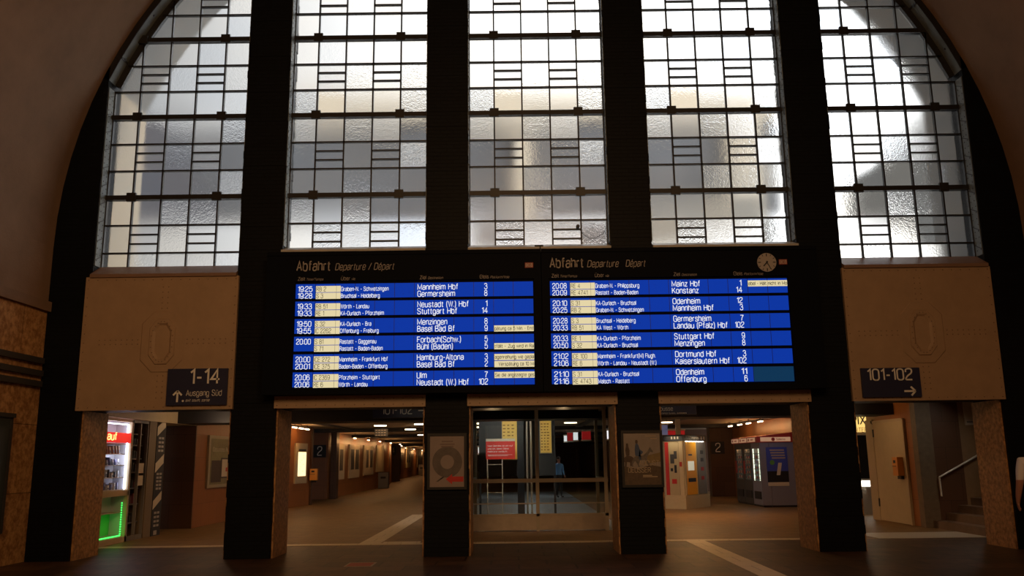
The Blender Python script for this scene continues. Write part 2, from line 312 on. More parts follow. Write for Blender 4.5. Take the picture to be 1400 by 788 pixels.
def pane_mat():
    m = bpy.data.materials.new('textured_glass'); m.use_nodes = True
    n, l = m.node_tree.nodes, m.node_tree.links; n.clear()
    out = n.new('ShaderNodeOutputMaterial'); rf = n.new('ShaderNodeBsdfRefraction'); gl = n.new('ShaderNodeBsdfGlossy'); mx = n.new('ShaderNodeMixShader')
    rf.inputs['Color'].default_value = (.97, .98, 1, 1); rf.inputs['IOR'].default_value = 1.35; gl.inputs['Roughness'].default_value = .3
    gl.inputs['Color'].default_value = (.8, .8, .8, 1); mx.inputs[0].default_value = .04
    ge = n.new('ShaderNodeNewGeometry'); tc = n.new('ShaderNodeTexCoord')
    rr = n.new('ShaderNodeMapRange'); rr.inputs[3].default_value = .12; rr.inputs[4].default_value = .30
    l.new(ge.outputs['Random Per Island'], rr.inputs[0]); l.new(rr.outputs[0], rf.inputs['Roughness'])
    ns = n.new('ShaderNodeTexNoise'); ns.noise_dimensions = '4D'; ns.inputs['Detail'].default_value = 2
    wv = n.new('ShaderNodeMath'); wv.operation = 'MULTIPLY'; wv.inputs[1].default_value = 40
    sc = n.new('ShaderNodeMath'); sc.operation = 'MULTIPLY_ADD'; sc.inputs[1].default_value = 26; sc.inputs[2].default_value = 12
    l.new(ge.outputs['Random Per Island'], wv.inputs[0]); l.new(wv.outputs[0], ns.inputs['W'])
    l.new(ge.outputs['Random Per Island'], sc.inputs[0]); l.new(sc.outputs[0], ns.inputs['Scale'])
    l.new(tc.outputs['Object'], ns.inputs['Vector'])
    st = n.new('ShaderNodeMath'); st.operation = 'FRACT'; s2 = n.new('ShaderNodeMath'); s2.operation = 'MULTIPLY'; s2.inputs[1].default_value = 7.31
    l.new(ge.outputs['Random Per Island'], s2.inputs[0]); l.new(s2.outputs[0], st.inputs[0])
    s3 = n.new('ShaderNodeMath'); s3.operation = 'POWER'; s3.inputs[1].default_value = 2.0; l.new(st.outputs[0], s3.inputs[0])
    bp = n.new('ShaderNodeBump'); bp.inputs['Distance'].default_value = .02
    l.new(s3.outputs[0], bp.inputs['Strength']); l.new(ns.outputs['Fac'], bp.inputs['Height'])
    l.new(bp.outputs[0], rf.inputs['Normal'])
    c1 = n.new('ShaderNodeMix'); c1.data_type = 'RGBA'; c1.inputs[6].default_value = (.94, .955, .97, 1); c1.inputs[7].default_value = (1, .99, .97, 1)
    f3 = n.new('ShaderNodeMath'); f3.operation = 'FRACT'; m3 = n.new('ShaderNodeMath'); m3.operation = 'MULTIPLY'; m3.inputs[1].default_value = 13.7
    l.new(ge.outputs['Random Per Island'], m3.inputs[0]); l.new(m3.outputs[0], f3.inputs[0]); l.new(f3.outputs[0], c1.inputs[0]); l.new(c1.outputs[2], rf.inputs['Color'])
    l.new(rf.outputs[0], mx.inputs[1]); l.new(gl.outputs[0], mx.inputs[2]); l.new(mx.outputs[0], out.inputs[0])
    return m
M_pane = pane_mat()
def clear_glass():
    m = bpy.data.materials.new('clear_glass'); m.use_nodes = True
    n, l = m.node_tree.nodes, m.node_tree.links; n.clear()
    out = n.new('ShaderNodeOutputMaterial'); t = n.new('ShaderNodeBsdfTransparent'); g = n.new('ShaderNodeBsdfGlossy'); mx = n.new('ShaderNodeMixShader'); fr = n.new('ShaderNodeFresnel')
    t.inputs['Color'].default_value = (.82, .86, .84, 1); g.inputs['Roughness'].default_value = .02; fr.inputs['IOR'].default_value = 1.5
    l.new(fr.outputs[0], mx.inputs[0]); l.new(t.outputs[0], mx.inputs[1]); l.new(g.outputs[0], mx.inputs[2]); l.new(mx.outputs[0], out.inputs[0]); return m
M_glass = clear_glass()

# ================================================================== setting
XC, ZC, RV, RI = .505, 5.63, 9.07, 8.95
HB = -30.0
PIERS = [(-5.09, -4.28), (-1.60, -.81), (1.85, 2.63), (5.33, 6.13)]
BAYS = [(-7.79, -5.09), (-4.28, -1.60), (-.81, 1.85), (2.63, 5.33), (6.13, 8.80)]
SILL = [5.30, 5.64, 5.64, 5.64, 5.30]
XL, XR = XC-RV, XC+RV
struct('floor', MB().box(XL-.3, XR+.3, HB, 2.25, -.3, 0), M_hallfloor, 'dark reddish brown stone slab floor of the hall', 'floor')
struct('floor_enclosure', MB().box(-1.6, 2.6, 5.2, 30, 0, .004), brick_mat('grey_reflection_tile', (.26, .27, .27), (.23, .24, .24), (.08, .08, .08), .6, .6, .01, .3, .1, flat=True), 'grey tiled floor added behind the glass enclosure in place of the pane reflection', 'floor')  # grey colour stands in for the bluish reflection in the lower panes
struct('floor_concourse', MB().box(-16, 14, 2.25, 112, -.3, 0), M_confloor, 'beige tiled floor of the concourse beyond the piers', 'floor')
# barrel vault
v = MB(); N = 48
ring = [(XC-RV*math.cos(math.pi*i/N), ZC+RV*math.sin(math.pi*i/N)) for i in range(N+1)]
ringo = [(XC-(RV+.3)*math.cos(math.pi*i/N), ZC+(RV+.3)*math.sin(math.pi*i/N)) for i in range(N+1)]
vs = [(x, HB, z) for x, z in ring]+[(x, .02, z) for x, z in ring]+[(x, HB, z) for x, z in ringo]+[(x, .02, z) for x, z in ringo]
n1 = N+1
v.add(vs, [(i, n1+i, n1+i+1, i+1) for i in range(N)]+[(2*n1+i, 2*n1+i+1, 3*n1+i+1, 3*n1+i) for i in range(N)] , 0, True)
v.add(vs, [(n1+i, 3*n1+i, 3*n1+i+1, n1+i+1) for i in range(N)], 0)
struct('ceiling', v, M_plaster, 'brown plastered barrel vault over the hall', 'ceiling')
LEDGE = 4.42
for side, X, d in (('left', XL, -1), ('right', XR, 1)):
    w = MB().box(X, X+.3*d, HB, .02, 0, LEDGE, 0).box(X, X+.3*d, HB, .02, LEDGE+.18, ZC, 1)
    struct('wall_'+side, w, [M_shell, M_plaster], 'mottled shell limestone side wall at the %s of the hall' % side, 'wall')
    struct('trim_'+('1' if d < 0 else '2'), MB().box(X-.07*d, X+.25*d, HB, .0, LEDGE, LEDGE+.18), M_plaster,
           'pale stone ledge running along the %s side wall' % side, 'ledge')
bw = MB().box(XL-.3, XR+.3, HB-.3, HB, 0, 15.2)
struct('wall_back', bw, M_plaster, 'brown plastered wall at the back of the hall', 'wall')

def arch_z(x, R=RI):
    q = R*R-(x-XC)**2
    return ZC+math.sqrt(q) if q > 0 else ZC
# end wall strips beside the windows, and the ring above them
for side, xa, d in (('left', -7.79, -1), ('right', 8.80, 1)):
    w = MB(); pts = [(xa, 0)]
    xe = XC+d*(RV+.15)
    pts = [(xa, 0), (xe, 0), (xe, ZC)]
    a0 = math.acos(min(1, abs(xa-XC)/(RV+.15)))
    for i in range(1, 13):
        a = a0*i/12; pts.append((XC+d*(RV+.15)*math.cos(a), ZC+(RV+.15)*math.sin(a)))
    pts.append((xa, arch_z(xa)))
    w.poly([(x, .0, z) for x, z in pts], (0, .55, 0))
    w.box(xa, xe, .55, 1.0, 0, 2.62)
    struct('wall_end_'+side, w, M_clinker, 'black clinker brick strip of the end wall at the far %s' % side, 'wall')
r = MB(); a0 = math.acos((XC+7.79)/RI); K = 40
ps = [a0+(math.pi-2*a0)*i/K for i in range(K+1)]
for i in range(K):
    q = []
    for R, Y in ((RI, 0), (RV+.15, 0), (RV+.15, .3), (RI, .3)):
        for a in (ps[i], ps[i+1]): q.append((XC+R*math.cos(a), Y, ZC+R*math.sin(a)))
    r.add(q, [(0, 2, 3, 1), (2, 4, 5, 3), (4, 6, 7, 5), (6, 0, 1, 7)], 0)
for i in range(K):   # inner soffit strip of grey steel and the dark angle frame
    q = []
    for R, Y in ((RI-.004, .01), (RI-.004, .29)):
        for a in (ps[i], ps[i+1]): q.append((XC+R*math.cos(a), Y, ZC+R*math.sin(a)))
    r.add(q, [(0, 1, 3, 2)], 1)
    q = []
    for R, Y in ((RI-.13, .26), (RI, .26), (RI, .34), (RI-.13, .34)):
        for a in (ps[i], ps[i+1]): q.append((XC+R*math.cos(a), Y, ZC+R*math.sin(a)))
    r.add(q, [(0, 2, 3, 1), (2, 4, 5, 3), (4, 6, 7, 5), (6, 0, 1, 7)], 0)
    a = ps[i]
    if i % 2: r.dome((XC+(RI-.01)*math.cos(a), .1, ZC+(RI-.01)*math.sin(a)), (-math.cos(a), 0, -math.sin(a)), .025, 0)
    if i % 6 == 3:
        c, s_ = math.cos(a), math.sin(a); t = Vector((-s_, 0, c))
        r.obox(Vector((XC+(RI-.012)*c, .0, ZC+(RI-.012)*s_)), t*.04, (0, .3, 0), Vector((-c, 0, -s_))*.01, 0)
struct('trim_3', r, [M_steel, M_greysteel], 'riveted steel arch rib framing the great window', 'arch rib')
# brick piers, course by course
for k, (a, b) in enumerate(PIERS):
    w = MB(); z = 0; top = arch_z((a+b)/2)+.1; i = 0
    while z < top:
        j0, j1 = random.uniform(-.012, .012), random.uniform(-.012, .012)
        w.box(a+j0, b+j1, random.uniform(0, .01), .55, z, min(z+.15, top)); z += .15
    w.box(a+.02, b-.02, .55, 1.0, 0, 2.62)
    lab = ['first black clinker brick pier from the left, beside the track sign', 'second brick pier from the left, carrying the poster with a red arrow',
           'third brick pier from the left, carrying the poster of two riders', 'fourth brick pier from the left, beside the right metal panel'][k]
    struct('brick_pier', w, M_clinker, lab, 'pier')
# stone jamb cladding inside the openings
JL = ['stone jamb left of the kiosk opening', 'stone jamb right of the kiosk opening', 'stone jamb left of the opening to the poster corridor', 'stone jamb right of the poster corridor opening',
      'stone jamb left of the glass enclosure', 'stone jamb right of the glass enclosure', 'stone jamb left of the ticket machine opening', 'stone jamb right of the ticket machine opening',
      'stone jamb left of the door opening', 'mottled stone jamb at the foot of the stairs']
for k, (a, b) in enumerate(BAYS):
    for q, (xa, xb) in enumerate(((a, a+.03), (b-.03, b))):
        struct('jamb_cladding', MB().box(xa, xb, .06, 1.02, 0, 2.6), M_jamb, 'orange brown '+JL[2*k+q], 'jamb')
    w = MB().box(a, b, .06, 1.0, 2.62, SILL[k]-.25)
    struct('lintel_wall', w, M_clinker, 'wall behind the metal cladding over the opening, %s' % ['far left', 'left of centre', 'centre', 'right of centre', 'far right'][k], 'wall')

# ------------------------------------------------------------------ windows
U = .5467
for k, (a, b) in enumerate(BAYS):
    x1 = {0: -7.277, 1: -3.788, 2: -.305, 3: 3.160, 4: 6.665}[k]
    ms = [x1, x1+U, x1+2*U, x1+3*U]
    xs = [a]+ms+[b]
    zb = SILL[k]
    z0 = 6.672
    rows = [z0+.545*i for i in range(-3, 15)]
    rows = [z for z in rows if z > zb+.05]
    lab = ['leftmost bay of the great window, cut by the arch', 'second window bay from the left, over the left departure board', 'middle window bay with a small cable lamp',
           'fourth window bay from the left, over the clock', 'rightmost bay of the great window, cut by the arch'][k]
    win = thing('window_%d' % (k+1), ((a+b)/2, .3, zb), 'tall latticed '+lab, 'window', kind='structure')
    def top(x): return arch_z(min(max(x, a), b), RI-.05)
    def clipx(z):
        if z <= ZC: return a, b
        q = (RI-.05)**2-(z-ZC)**2
        if q <= 0: return None
        h = math.sqrt(q); l_, r_ = max(a, XC-h), min(b, XC+h)
        return (l_, r_) if r_-l_ > .05 else None
    g = MB(); zs = [zb]+rows
    for i in range(len(zs)):
        zlo = zs[i]; zhi = zs[i+1] if i+1 < len(zs) else zlo+.545
        for c in range(5):
            xa, xb = xs[c], xs[c+1]
            n = 1 if min(top(xa), top(xb)) > zhi+.2 and (min(top(xa), top(xb)) > zhi) else 8
            up_ = []
            for j in range(n+1):
                x = xa+(xb-xa)*j/n; up_.append((x, min(zhi, top(x))))
            good = [p for p in up_ if p[1] > zlo+.01]
            if len(good) < 2: continue
            xa2, xb2 = good[0][0], good[-1][0]
            pts = [(xa2, zlo), (xb2, zlo)]+list(reversed(good))
            g.poly([(x, .295, z) for x, z in pts], (0, .008, 0))
    g.build('glazing', M_pane, win)
    f = MB()
    for x in ms:
        if top(x) > zb: f.box(x-.014, x+.014, .26, .33, zb, top(x))
    f.box(a, a+.03, .26, .33, zb, top(a)); f.box(b-.03, b, .26, .33, zb, top(b))
    tr = MB(); pl = MB()
    for z in rows:
        j = round((z-z0)/.545)
        cx = clipx(z)
        if not cx: continue
        if j % 3 == 0: tr.box(cx[0], cx[1], .22, .34, z-.045, z+.045)
        else: f.box(cx[0], cx[1], .26, .33, z-.014, z+.014)
        if j % 3 == 0:
            for x in (ms[0], ms[3]):
                if cx[0] < x < cx[1]+.01: pl.box(x-.088, x+.088, .19, .24, z-.085, z+.085)
        if j % 3 == 1:
            for c in (1, 3):
                for q in (1, 2):
                    zz = z+.545*q/3; cz = clipx(zz)
                    if cz:
                        xa, xb = max(xs[c], cz[0]), min(xs[c+1], cz[1])
                        if xb-xa > .03: f.box(xa, xb, .26, .33, zz-.013, zz+.013)
    if rows[0] > zb and round((rows[0]-z0)/.545) % 3 == 2:      # cut ladder row at the sill
        for c in (1, 3):
            for q in (1, 2):
                zz = rows[0]-.545*(3-q)/3
                if zz > zb+.01: f.box(xs[c], xs[c+1], .26, .33, zz-.013, zz+.013)
    f.build('glazing_bars', M_steel, win); tr.build('transom_beams', M_steel, win); pl.build('joint_plates', M_steel, win)
    sd = MB()
    for xe, d in ((a, 1), (b, -1)):
        zt = top(xe)
        sd.box(xe, xe+.012*d, .03, .29, zb, zt, 0)
        z = zb+.1; i = 0
        while z < zt-.1:
            for Y in (.08, .2): sd.dome((xe+.012*d, Y+random.uniform(-.02, .02), z), (d, 0, 0), .014, 1)
            if i % 3 == 0: sd.obox((xe+.012*d, .04, z), (0, .24, .12), (0, 0, .02), (d*.006, 0, 0), 1)
            z += .12; i += 1
    sd.build('side_frame', [M_greysteel, M_steel], win)
    if 0 < k < 4:
        sl = MB().poly([(a, .28, zb+.01), (a, .28, zb-.16), (a, -.1, zb-.16), (a, -.1, zb-.12)], (b-a, 0, 0))
        sl.build('sill', mat('pale_sill_metal', (.5, .48, .45), .5, var=.2, vscale=3), win)
    else:
        sl = MB().poly([(a, .28, zb+.02), (a, .28, zb-.26), (a, -.1, zb-.26), (a, -.1, zb-.2)], (b-a, 0, 0))
        sl.build('sill', M_panelr, win)

# ------------------------------------------------------------------ outside
M_shed = mat('grey_shed_cladding', (.165, .17, .18), .8, var=.4, vscale=.12)
M_cream2 = mat('jamb_sunlit_cream', (.54, .475, .38), .9)
o_ = MB(); K = 32
for i in range(K):
    a1, a2 = math.pi*i/K, math.pi*(i+1)/K
    q = []
    for R, Y in ((RI+.02, .56), (RI+.9, .56), (RI+.9, 1.75), (RI+.02, 1.75)):
        for a in (a1, a2): q.append((XC+R*math.cos(a), Y, ZC+R*math.sin(a)))
    o_.add(q, [(0, 2, 3, 1), (2, 4, 5, 3), (4, 6, 7, 5), (6, 0, 1, 7)])
for xa, d in ((-7.79, -1), (8.80, 1)): o_.poly([(xa, .56, 5.0), (xa, .56, arch_z(xa)), (xa+d*1.2, .56, ZC+1), (xa+d*1.2, .56, 5.0)], (0, 1.19, 0), 1 if d < 0 else 0)  # sun on the left jamb and shade elsewhere are put into the colours
struct('wall_outer', o_, [mat('reveal_shaded_grey', (.34, .335, .32), .9), M_cream2], 'grey and cream outer reveal of the window arch seen through the glass', 'wall')
struct('roof_concourse', MB().box(-14, 14, 1.0, 24, 3.6, 3.9), mat('grey_roof_felt', (.35, .35, .35), .9), 'flat roof over the concourse outside the windows', 'roof')
def ob(mb, x0, y0, x1, y1, Y, th=.6, mi=0):
    p, q = W(x0, y1, Y), W(x1, y0, Y); mb.box(p[0], q[0], Y, Y+th, p[1], q[1], mi)
sh = MB()
ob(sh, 195, 165, 1062, 302, 25, mi=0); ob(sh, 640, 300, 1062, 345, 25, mi=0)
ob(sh, 395, 118, 1062, 165, 24.6, 1.2, mi=1)
def opoly(mb, pts, Y, mi=0): mb.poly([WP(x, y, Y) for x, y in pts], (0, .5, 0), mi)
opoly(sh, [(160, 158), (222, 166), (272, 250), (290, 302), (160, 302)], 24.4, 2)
ob(sh, 1003, 160, 1036, 300, 24.4, .4, 1); ob(sh, 705, 165, 724, 300, 24.4, .4, 1); ob(sh, 885, 268, 1040, 345, 24.3, .4, 3)
struct('train_shed', sh, [M_shed, mat('cream_fascia', (.66, .58, .46), .9), mat('shed_dark', (.10, .10, .115), .8), mat('shed_beige', (.27, .25, .215), .8)], 'blurred grey train shed seen through the window glass', 'building')
sh = MB(); opoly(sh, [(1292, 108), (1365, 108), (1365, 354), (1262, 354), (1248, 316), (1158, 308), (1158, 246), (1195, 226)], 25)
struct('side_building', sh, [mat('dark_grey_render', (.10, .098, .092), .8, var=.3, vscale=.2)], 'blurred grey block seen through the rightmost window bay', 'building')

# ------------------------------------------------------------------ metal cladding panels
def metal_panel(x0, x1, z0, z1, oct_c, label):
    t = thing('metal_panel', ((x0+x1)/2, 0, z0), label, 'panel')
    rv = MB().box(x0, x1, -.06, .05, z0, z1, 0); R = .012
    n = int((x1-x0)/.17)
    for i in range(n+1):
        x = x0+.05+(x1-x0-.1)*i/n
        for z in (z0+.05, z1-.06): rv.dome((x, -.06, z), (0, -1, 0), R, 1)
    n = int((z1-z0)/.17)
    for i in range(n+1):
        z = z0+.05+(z1-z0-.1)*i/n
        for x in (x0+.05, x1-.05): rv.dome((x, -.06, z), (0, -1, 0), R, 1)
    if oct_c:
        cx, cz = oct_c
        def octo(rx, rz): return [(cx+sx*rx*p, cz+sz*rz*q) for p, q, sx, sz in ((.45, 1, -1, 1), (.45, 1, 1, 1), (1, .6, 1, 1), (1, .6, 1, -1), (.45, 1, 1, -1), (.45, 1, -1, -1), (1, .6, -1, -1), (1, .6, -1, 1))]
        h = MB(); big, mid, ins = octo(.39, .56), octo(.24, .42), octo(.17, .34)
        def ringf(A, ya, Bq, yb):
            vs = [(x, ya, z) for x, z in A]+[(x, yb, z) for x, z in Bq]
            h.add(vs, [(i, (i+1) % 8, 8+(i+1) % 8, 8+i) for i in range(8)])
        ringf(octo(.39, .56), -.061, octo(.375, .545), -.075); ringf(octo(.375, .545), -.075, mid, -.075); ringf(mid, -.075, octo(.225, .405), -.10); ringf(octo(.225, .405), -.10, ins, -.10); ringf(ins, -.10, octo(.13, .3), -.07)
        h.add([(x, -.07, z) for x, z in octo(.13, .3)], [tuple(range(8))])
        h.build('hatch', M_panel, t)
        for i in range(22):
            a = 2*math.pi*i/22; rv.dome((cx+.2*math.cos(a), -.10, cz+.37*math.sin(a)), (0, -1, 0), R, 1)
        for i in range(8):
            for dz in (-.04, .04):
                for s_ in (-1, 1): rv.dome((cx+s_*(.45+.1*i), -.06, cz+dz), (0, -1, 0), R, 1)
        for i in range(5):
            for dx in (-.05, .05): 
                rv.dome((cx+dx, -.06, cz+.62+.1*i), (0, -1, 0), R, 1)
                rv.dome((cx+dx, -.06, cz-.62-.1*i), (0, -1, 0), R, 1)
    rv.build('sheet', [M_panel, mat('rivet_paint', (.2, .13, .08), .5)], t)
    return t
metal_panel(-7.87, -5.05, 2.60, 5.05, W(222, 467.5, -.06), 'large riveted beige metal panel with an oval hatch over the kiosk opening, at left')
metal_panel(6.10, 8.84, 2.60, 5.05, W(1261, 455, -.06), 'large riveted metal panel with a hatch over the stairs opening, at right')
for k, lab in ((1, 'narrow riveted metal lintel below the left departure board'), (2, 'narrow riveted metal lintel over the glass enclosure'), (3, 'narrow riveted metal lintel below the right departure board')):
    a, b = BAYS[k]; metal_panel(a-.02, b+.02, 2.60, 2.815, None, lab)

# ------------------------------------------------------------------ direction signs on the panels
def sign(x0, x1, z0, z1, Y, label, th=.04):
    t = thing('direction_sign', ((x0+x1)/2, Y, z0), label, 'sign')
    MB().box(x0, x1, Y, Y+th, z0, z1).build('sign_plate', M_navy, t)
    return t
def arrow(mb, c, d, L, Y, w=.032):   # line arrow with an open head
    c, d = Vector((c[0], Y, c[1])), Vector((d[0], 0, d[1])); p = Vector((-d.z, 0, d.x))
    tip = c+d*L/2
    mb.obox(c-d*L/2-p*w/2, d*L, p*w, (0, -.006, 0))
    for s_ in (-1, 1):
        e = (-d+p*s_).normalized(); q = e.cross(Vector((0, 1, 0)))
        mb.obox(tip-q*w/2, e*L*.55, q*w, (0, -.006, 0))
t = sign(-6.225, -5.14, 2.672, 3.328, -.12, 'dark blue sign reading 1-14 Ausgang Süd on the left metal panel')
l = MB()
l.text('1-14', (*W(259.5, 525, -.12)[:1], -.121, W(259.5, 525, -.12)[1]), XU, ZU, .25, .53, bold=.012); l.build('track_numerals', M_white, t); l = MB()
l.text('Ausgang Süd', (-5.87, -.121, W(283, 541, -.12)[1]), XU, ZU, .095, .64)
l.text('exit south, sortie', (-5.87, -.121, W(283, 549, -.12)[1]), XU, ZU, .045, .43, shear=.25)
l.build('lettering', M_white, t); l = MB(); arrow(l, W(242.5, 542.5, -.12), (0, 1), .2, -.12)
q = W(250, 548.5, -.12); l.build('arrow', M_white, t); MB().disc((q[0], -.12, q[1]), (0, -1, 0), .02, .005).build('dot', M_white, t)
t = sign(6.26, 7.315, 2.66, 3.184, -.12, 'dark blue sign reading 101-102 with a right arrow on the right metal panel')
l = MB(); p, q = W(1186.5, 520, -.12), W(1244, 535, -.12)
l.text('101-102', (p[0], -.121, p[1]), XU, ZU, .19, .81, bold=.006); l.build('track_numerals', M_white, t); l = MB(); arrow(l, q, (1, 0), .2, -.12); l.build('arrow', M_white, t)

# ------------------------------------------------------------------ departure boards
ROWS_L = [[('19:25', 'RB 2', 'Graben-N. - Schwetzingen', 'Mannheim Hbf', '3', ''), ('19:28', 'S 3', 'Bruchsal - Heidelberg', 'Germersheim', '8', '')],
 [('19:33', 'RB 51', 'Wörth - Landau', 'Neustadt (W.) Hbf', '1', ''), ('19:33', 'RE 1', 'KA-Durlach - Pforzheim', 'Stuttgart Hbf', '14', '')],
 [('19:50', 'S 32', 'KA-Durlach - Bra', 'Menzingen', '8', ''), ('19:55', 'IC 2262', 'Offenburg - Freiburg', 'Basel Bad Bf', '9', 'pätung ca 5 Min. - Entl')],
 [('20:00', 'S 81', 'Rastatt - Gaggenau', 'Forbach(Schw.)', '5', ''), ('', 'S 71', 'Rastatt - Baden-Baden', 'Bühl (Baden)', '5', 'tfällt - .Zug wird in Ra')],
 [('20:00', 'ICE 272', 'Mannheim - Frankfurt Hbf', 'Hamburg-Altona', '3', 'agenreihung wie gepla'), ('20:01', 'ICE 375', 'Baden-Baden - Offenburg', 'Basel Bad Bf', '2', '  Verspätung ca 10 Mi')],
 [('20:06', 'IC 2369', 'Pforzheim - Stuttgart', 'Ulm', '7', 'Sie die angezeigte ges'), ('20:06', 'RE 6', 'Wörth - Landau', 'Neustadt (W.) Hbf', '102', '')]]
ROWS_R = [[('20:08', 'RE 4', 'Graben-N. - Philippsburg', 'Mainz Hbf', '1', 'ebel - Hält nicht in Mo'), ('20:09', 'RE 4741', 'Rastatt - Baden-Baden', 'Konstanz', '14', '')],
 [('20:10', 'S 31', 'KA-Durlach - Bruchsal', 'Odenheim', '12', ''), ('20:25', 'RB 2', 'Graben-N. - Schwetzingen', 'Mannheim Hbf', '3', '')],
 [('20:28', 'S 3', 'Bruchsal - Heidelberg', 'Germersheim', '7', ''), ('20:33', 'RB 51', 'KA West - Wörth', 'Landau (Pfalz) Hbf', '102', '')],
 [('20:33', 'RE 1', 'KA-Durlach - Pforzheim', 'Stuttgart Hbf', '9', ''), ('20:50', 'S 32', 'KA-Durlach - Bruchsal', 'Menzingen', '8', '')],
 [('21:02', 'ICE 100', 'Mannheim - Frankfurt(M) Flugh.', 'Dortmund Hbf', '3', ''), ('21:06', 'RE 6', 'Wörth - Landau - Neustadt (W.)', 'Kaiserslautern Hbf', '102', '')],
 [('21:10', 'S 31', 'KA-Durlach - Bruchsal', 'Odenheim', '11', ''), ('21:16', 'RE 4743', 'Malsch - Rastatt', 'Offenburg', '6', '')]]
def fit(mb, txt, x, z, Y, h, per, align='L', bold=0.0, mi=0):   # per = width of one character of a long sample
    ref = glyphs('Mannheim Hbf', bold, 0.0); nat = glyphs(txt, bold, 0.0)
    mb.text(txt, (x, Y, z), XU, ZU, h, nat[3]*per*12/ref[3], align=align, bold=bold, depth=.003, mi=mi)
BY = -.35
def board(x0, xa, xb, rows, label, right):
    t = thing('departure_board', ((xa+xb)/2, BY, 2.82), label, 'departure board', 'departure boards over the centre openings')
    hs = MB()
    hs.box(xa, xb, BY+.03, -.02, 2.82, 5.40)
    hs.box(xa, xb, BY-.03, BY+.03, 5.34, 5.41); hs.box(xa, xb, BY-.01, BY+.03, 4.86, 5.34)       # cornice, header plate
    hs.box(xa, x0-.02, BY-.01, BY+.03, 2.82, 4.86); hs.box(x0+4.31, xb, BY-.01, BY+.03, 2.82, 4.86); hs.box(x0-.02, x0+4.31, BY-.01, BY+.03, 2.82, 2.92)
    hs.build('housing', M_board, t)
    hd = MB(); Yh = BY-.012
    hd.text('Abfahrt', (x0+.0, Yh, 5.062), XU, ZU, .165, .61, bold=.012, shear=0); hd.build('title_lettering', M_paint, t); hd = MB()
    if right:
        hd.text('Departure', (x0+.68, Yh, 5.062), XU, ZU, .118, .58, shear=.22); hd.text('Départ', (x0+1.38, Yh, 5.062), XU, ZU, .118, .365, shear=.22)
    else: hd.text('Departure / Départ', (x0+.70, Yh, 5.065), XU, ZU, .118, 1.08, shear=.22, bold=.004)
    hd.build('subtitle_lettering', M_paint, t)
    for tx, sub, u in (('Zeit', 'Time/Temps', .03), ('Über', 'via', .815), ('Ziel', 'Destination', 2.24), ('Gleis', 'Platform/Voie', 3.33)):
        hd = MB(); wd = hd.text(tx, (x0+u, Yh, 4.875), XU, ZU, .062); hd.text(sub, (x0+u+wd+.03, Yh, 4.875), XU, ZU, .042, shear=.2); hd.build('column_heading', M_paint, t)
    lx = 4.29 if not right else 4.31
    cx, cz = x0+(4.24 if right else 4.225), 5.11
    lg = MB(); lg.box(cx-.075, cx+.075, Yh-.004, Yh+.002, cz-.048, cz+.048, 0)
    lg.box(cx-.062, cx+.062, Yh-.006, Yh-.003, cz-.036, cz+.036, 1)
    lg.text('DB', (cx, Yh-.0065, cz-.026), XU, ZU, .052, .09, align='C', bold=.02, mi=0)
    lg.build('logo_badge', [mat('badge_red', (.33, .05, .04), .6), mat('badge_pale', (.5, .42, .36), .6)], t)
    for i, pair in enumerate(rows):
        zt = 4.81-.3197*i; zb = zt-.262
        row = MB(); row.box(x0, x0+4.29, BY, BY+.02, zb, zt, 0)
        for k in range(1, 12): row.box(x0+.3575*k-.004, x0+.3575*k+.004, BY-.001, BY, zb, zt, 1)
        if right and i == 5: row.box(x0+3.579, x0+4.29, BY-.0012, BY, zb, zt, 2)
        rw = row.build('display_row', [M_blue, M_seam, M_blue2], t)
        YT = BY-.0015
        for j, (tm, no, via, dst, gl, note) in enumerate(pair):
            zc = zt-(.09 if j == 0 else .215); x = x0
            if tm: lt = MB(); lt.text(tm, (x0+.04, YT, zc-.046), XU, ZU, .09, .262, bold=.012); lt.build('departure_time', M_lit, rw)
            lt = MB(); fit(lt, via, x0+.818, zc-.043, YT, .070, .0385, bold=.012); lt.build('route_lettering', M_lit, rw)
            lt = MB(); fit(lt, dst, x0+2.2, zc-.036, YT, .096, .0610, bold=.012); lt.build('destination_lettering', M_lit, rw)
            lt = MB(); lt.text(gl, (x0+3.465, YT, zc-.036), XU, ZU, .096, .062*len(gl)-.004-(.018 if gl[0] == '1' else 0) if gl != '1' else .035, align='R', bold=.012); lt.build('platform_lettering', M_lit, rw)
            cp = MB().box(x0+.365, x0+.812, BY-.004, BY-.0005, zc-.062, zc+.052, 0); cp.box(x0+.733, x0+.737, BY-.0045, BY-.004, zc-.062, zc+.052, 1)
            c_ = cp.build('train_number_panel', [M_cream, M_ink], rw)
            cp2 = MB(); fit(cp2, no, x0+.375, zc-.043, BY-.0045, .075, .042)
            cp2.build('train_lettering', M_ink, rw)
            if note:
                nb = MB().box(x0+3.58, x0+4.29, BY-.004, BY-.0005, zc-.055, zc+.055, 0); nb.box(x0+3.932, x0+3.936, BY-.0045, BY-.004, zc-.055, zc+.055, 1)
                nb.build('notice_panel', [M_cream, M_ink], rw)
                nt = MB(); nn = note.strip(); ind = .07 if note.startswith(' ') else .005
                nt.text(nn, (x0+3.585+ind, BY-.0045, zc-.028), XU, ZU, .058, .70-ind, bold=.012, depth=.002); nt.build('notice_lettering', M_ink, rw)
    return t
board(-3.91, -4.45, .53, ROWS_L, 'black departure board with blue rows, left one, from 19:25 to 20:06', False)
board(.688, .54, 5.55, ROWS_R, 'black departure board with blue rows, right one, from 20:08 to 21:16', True)
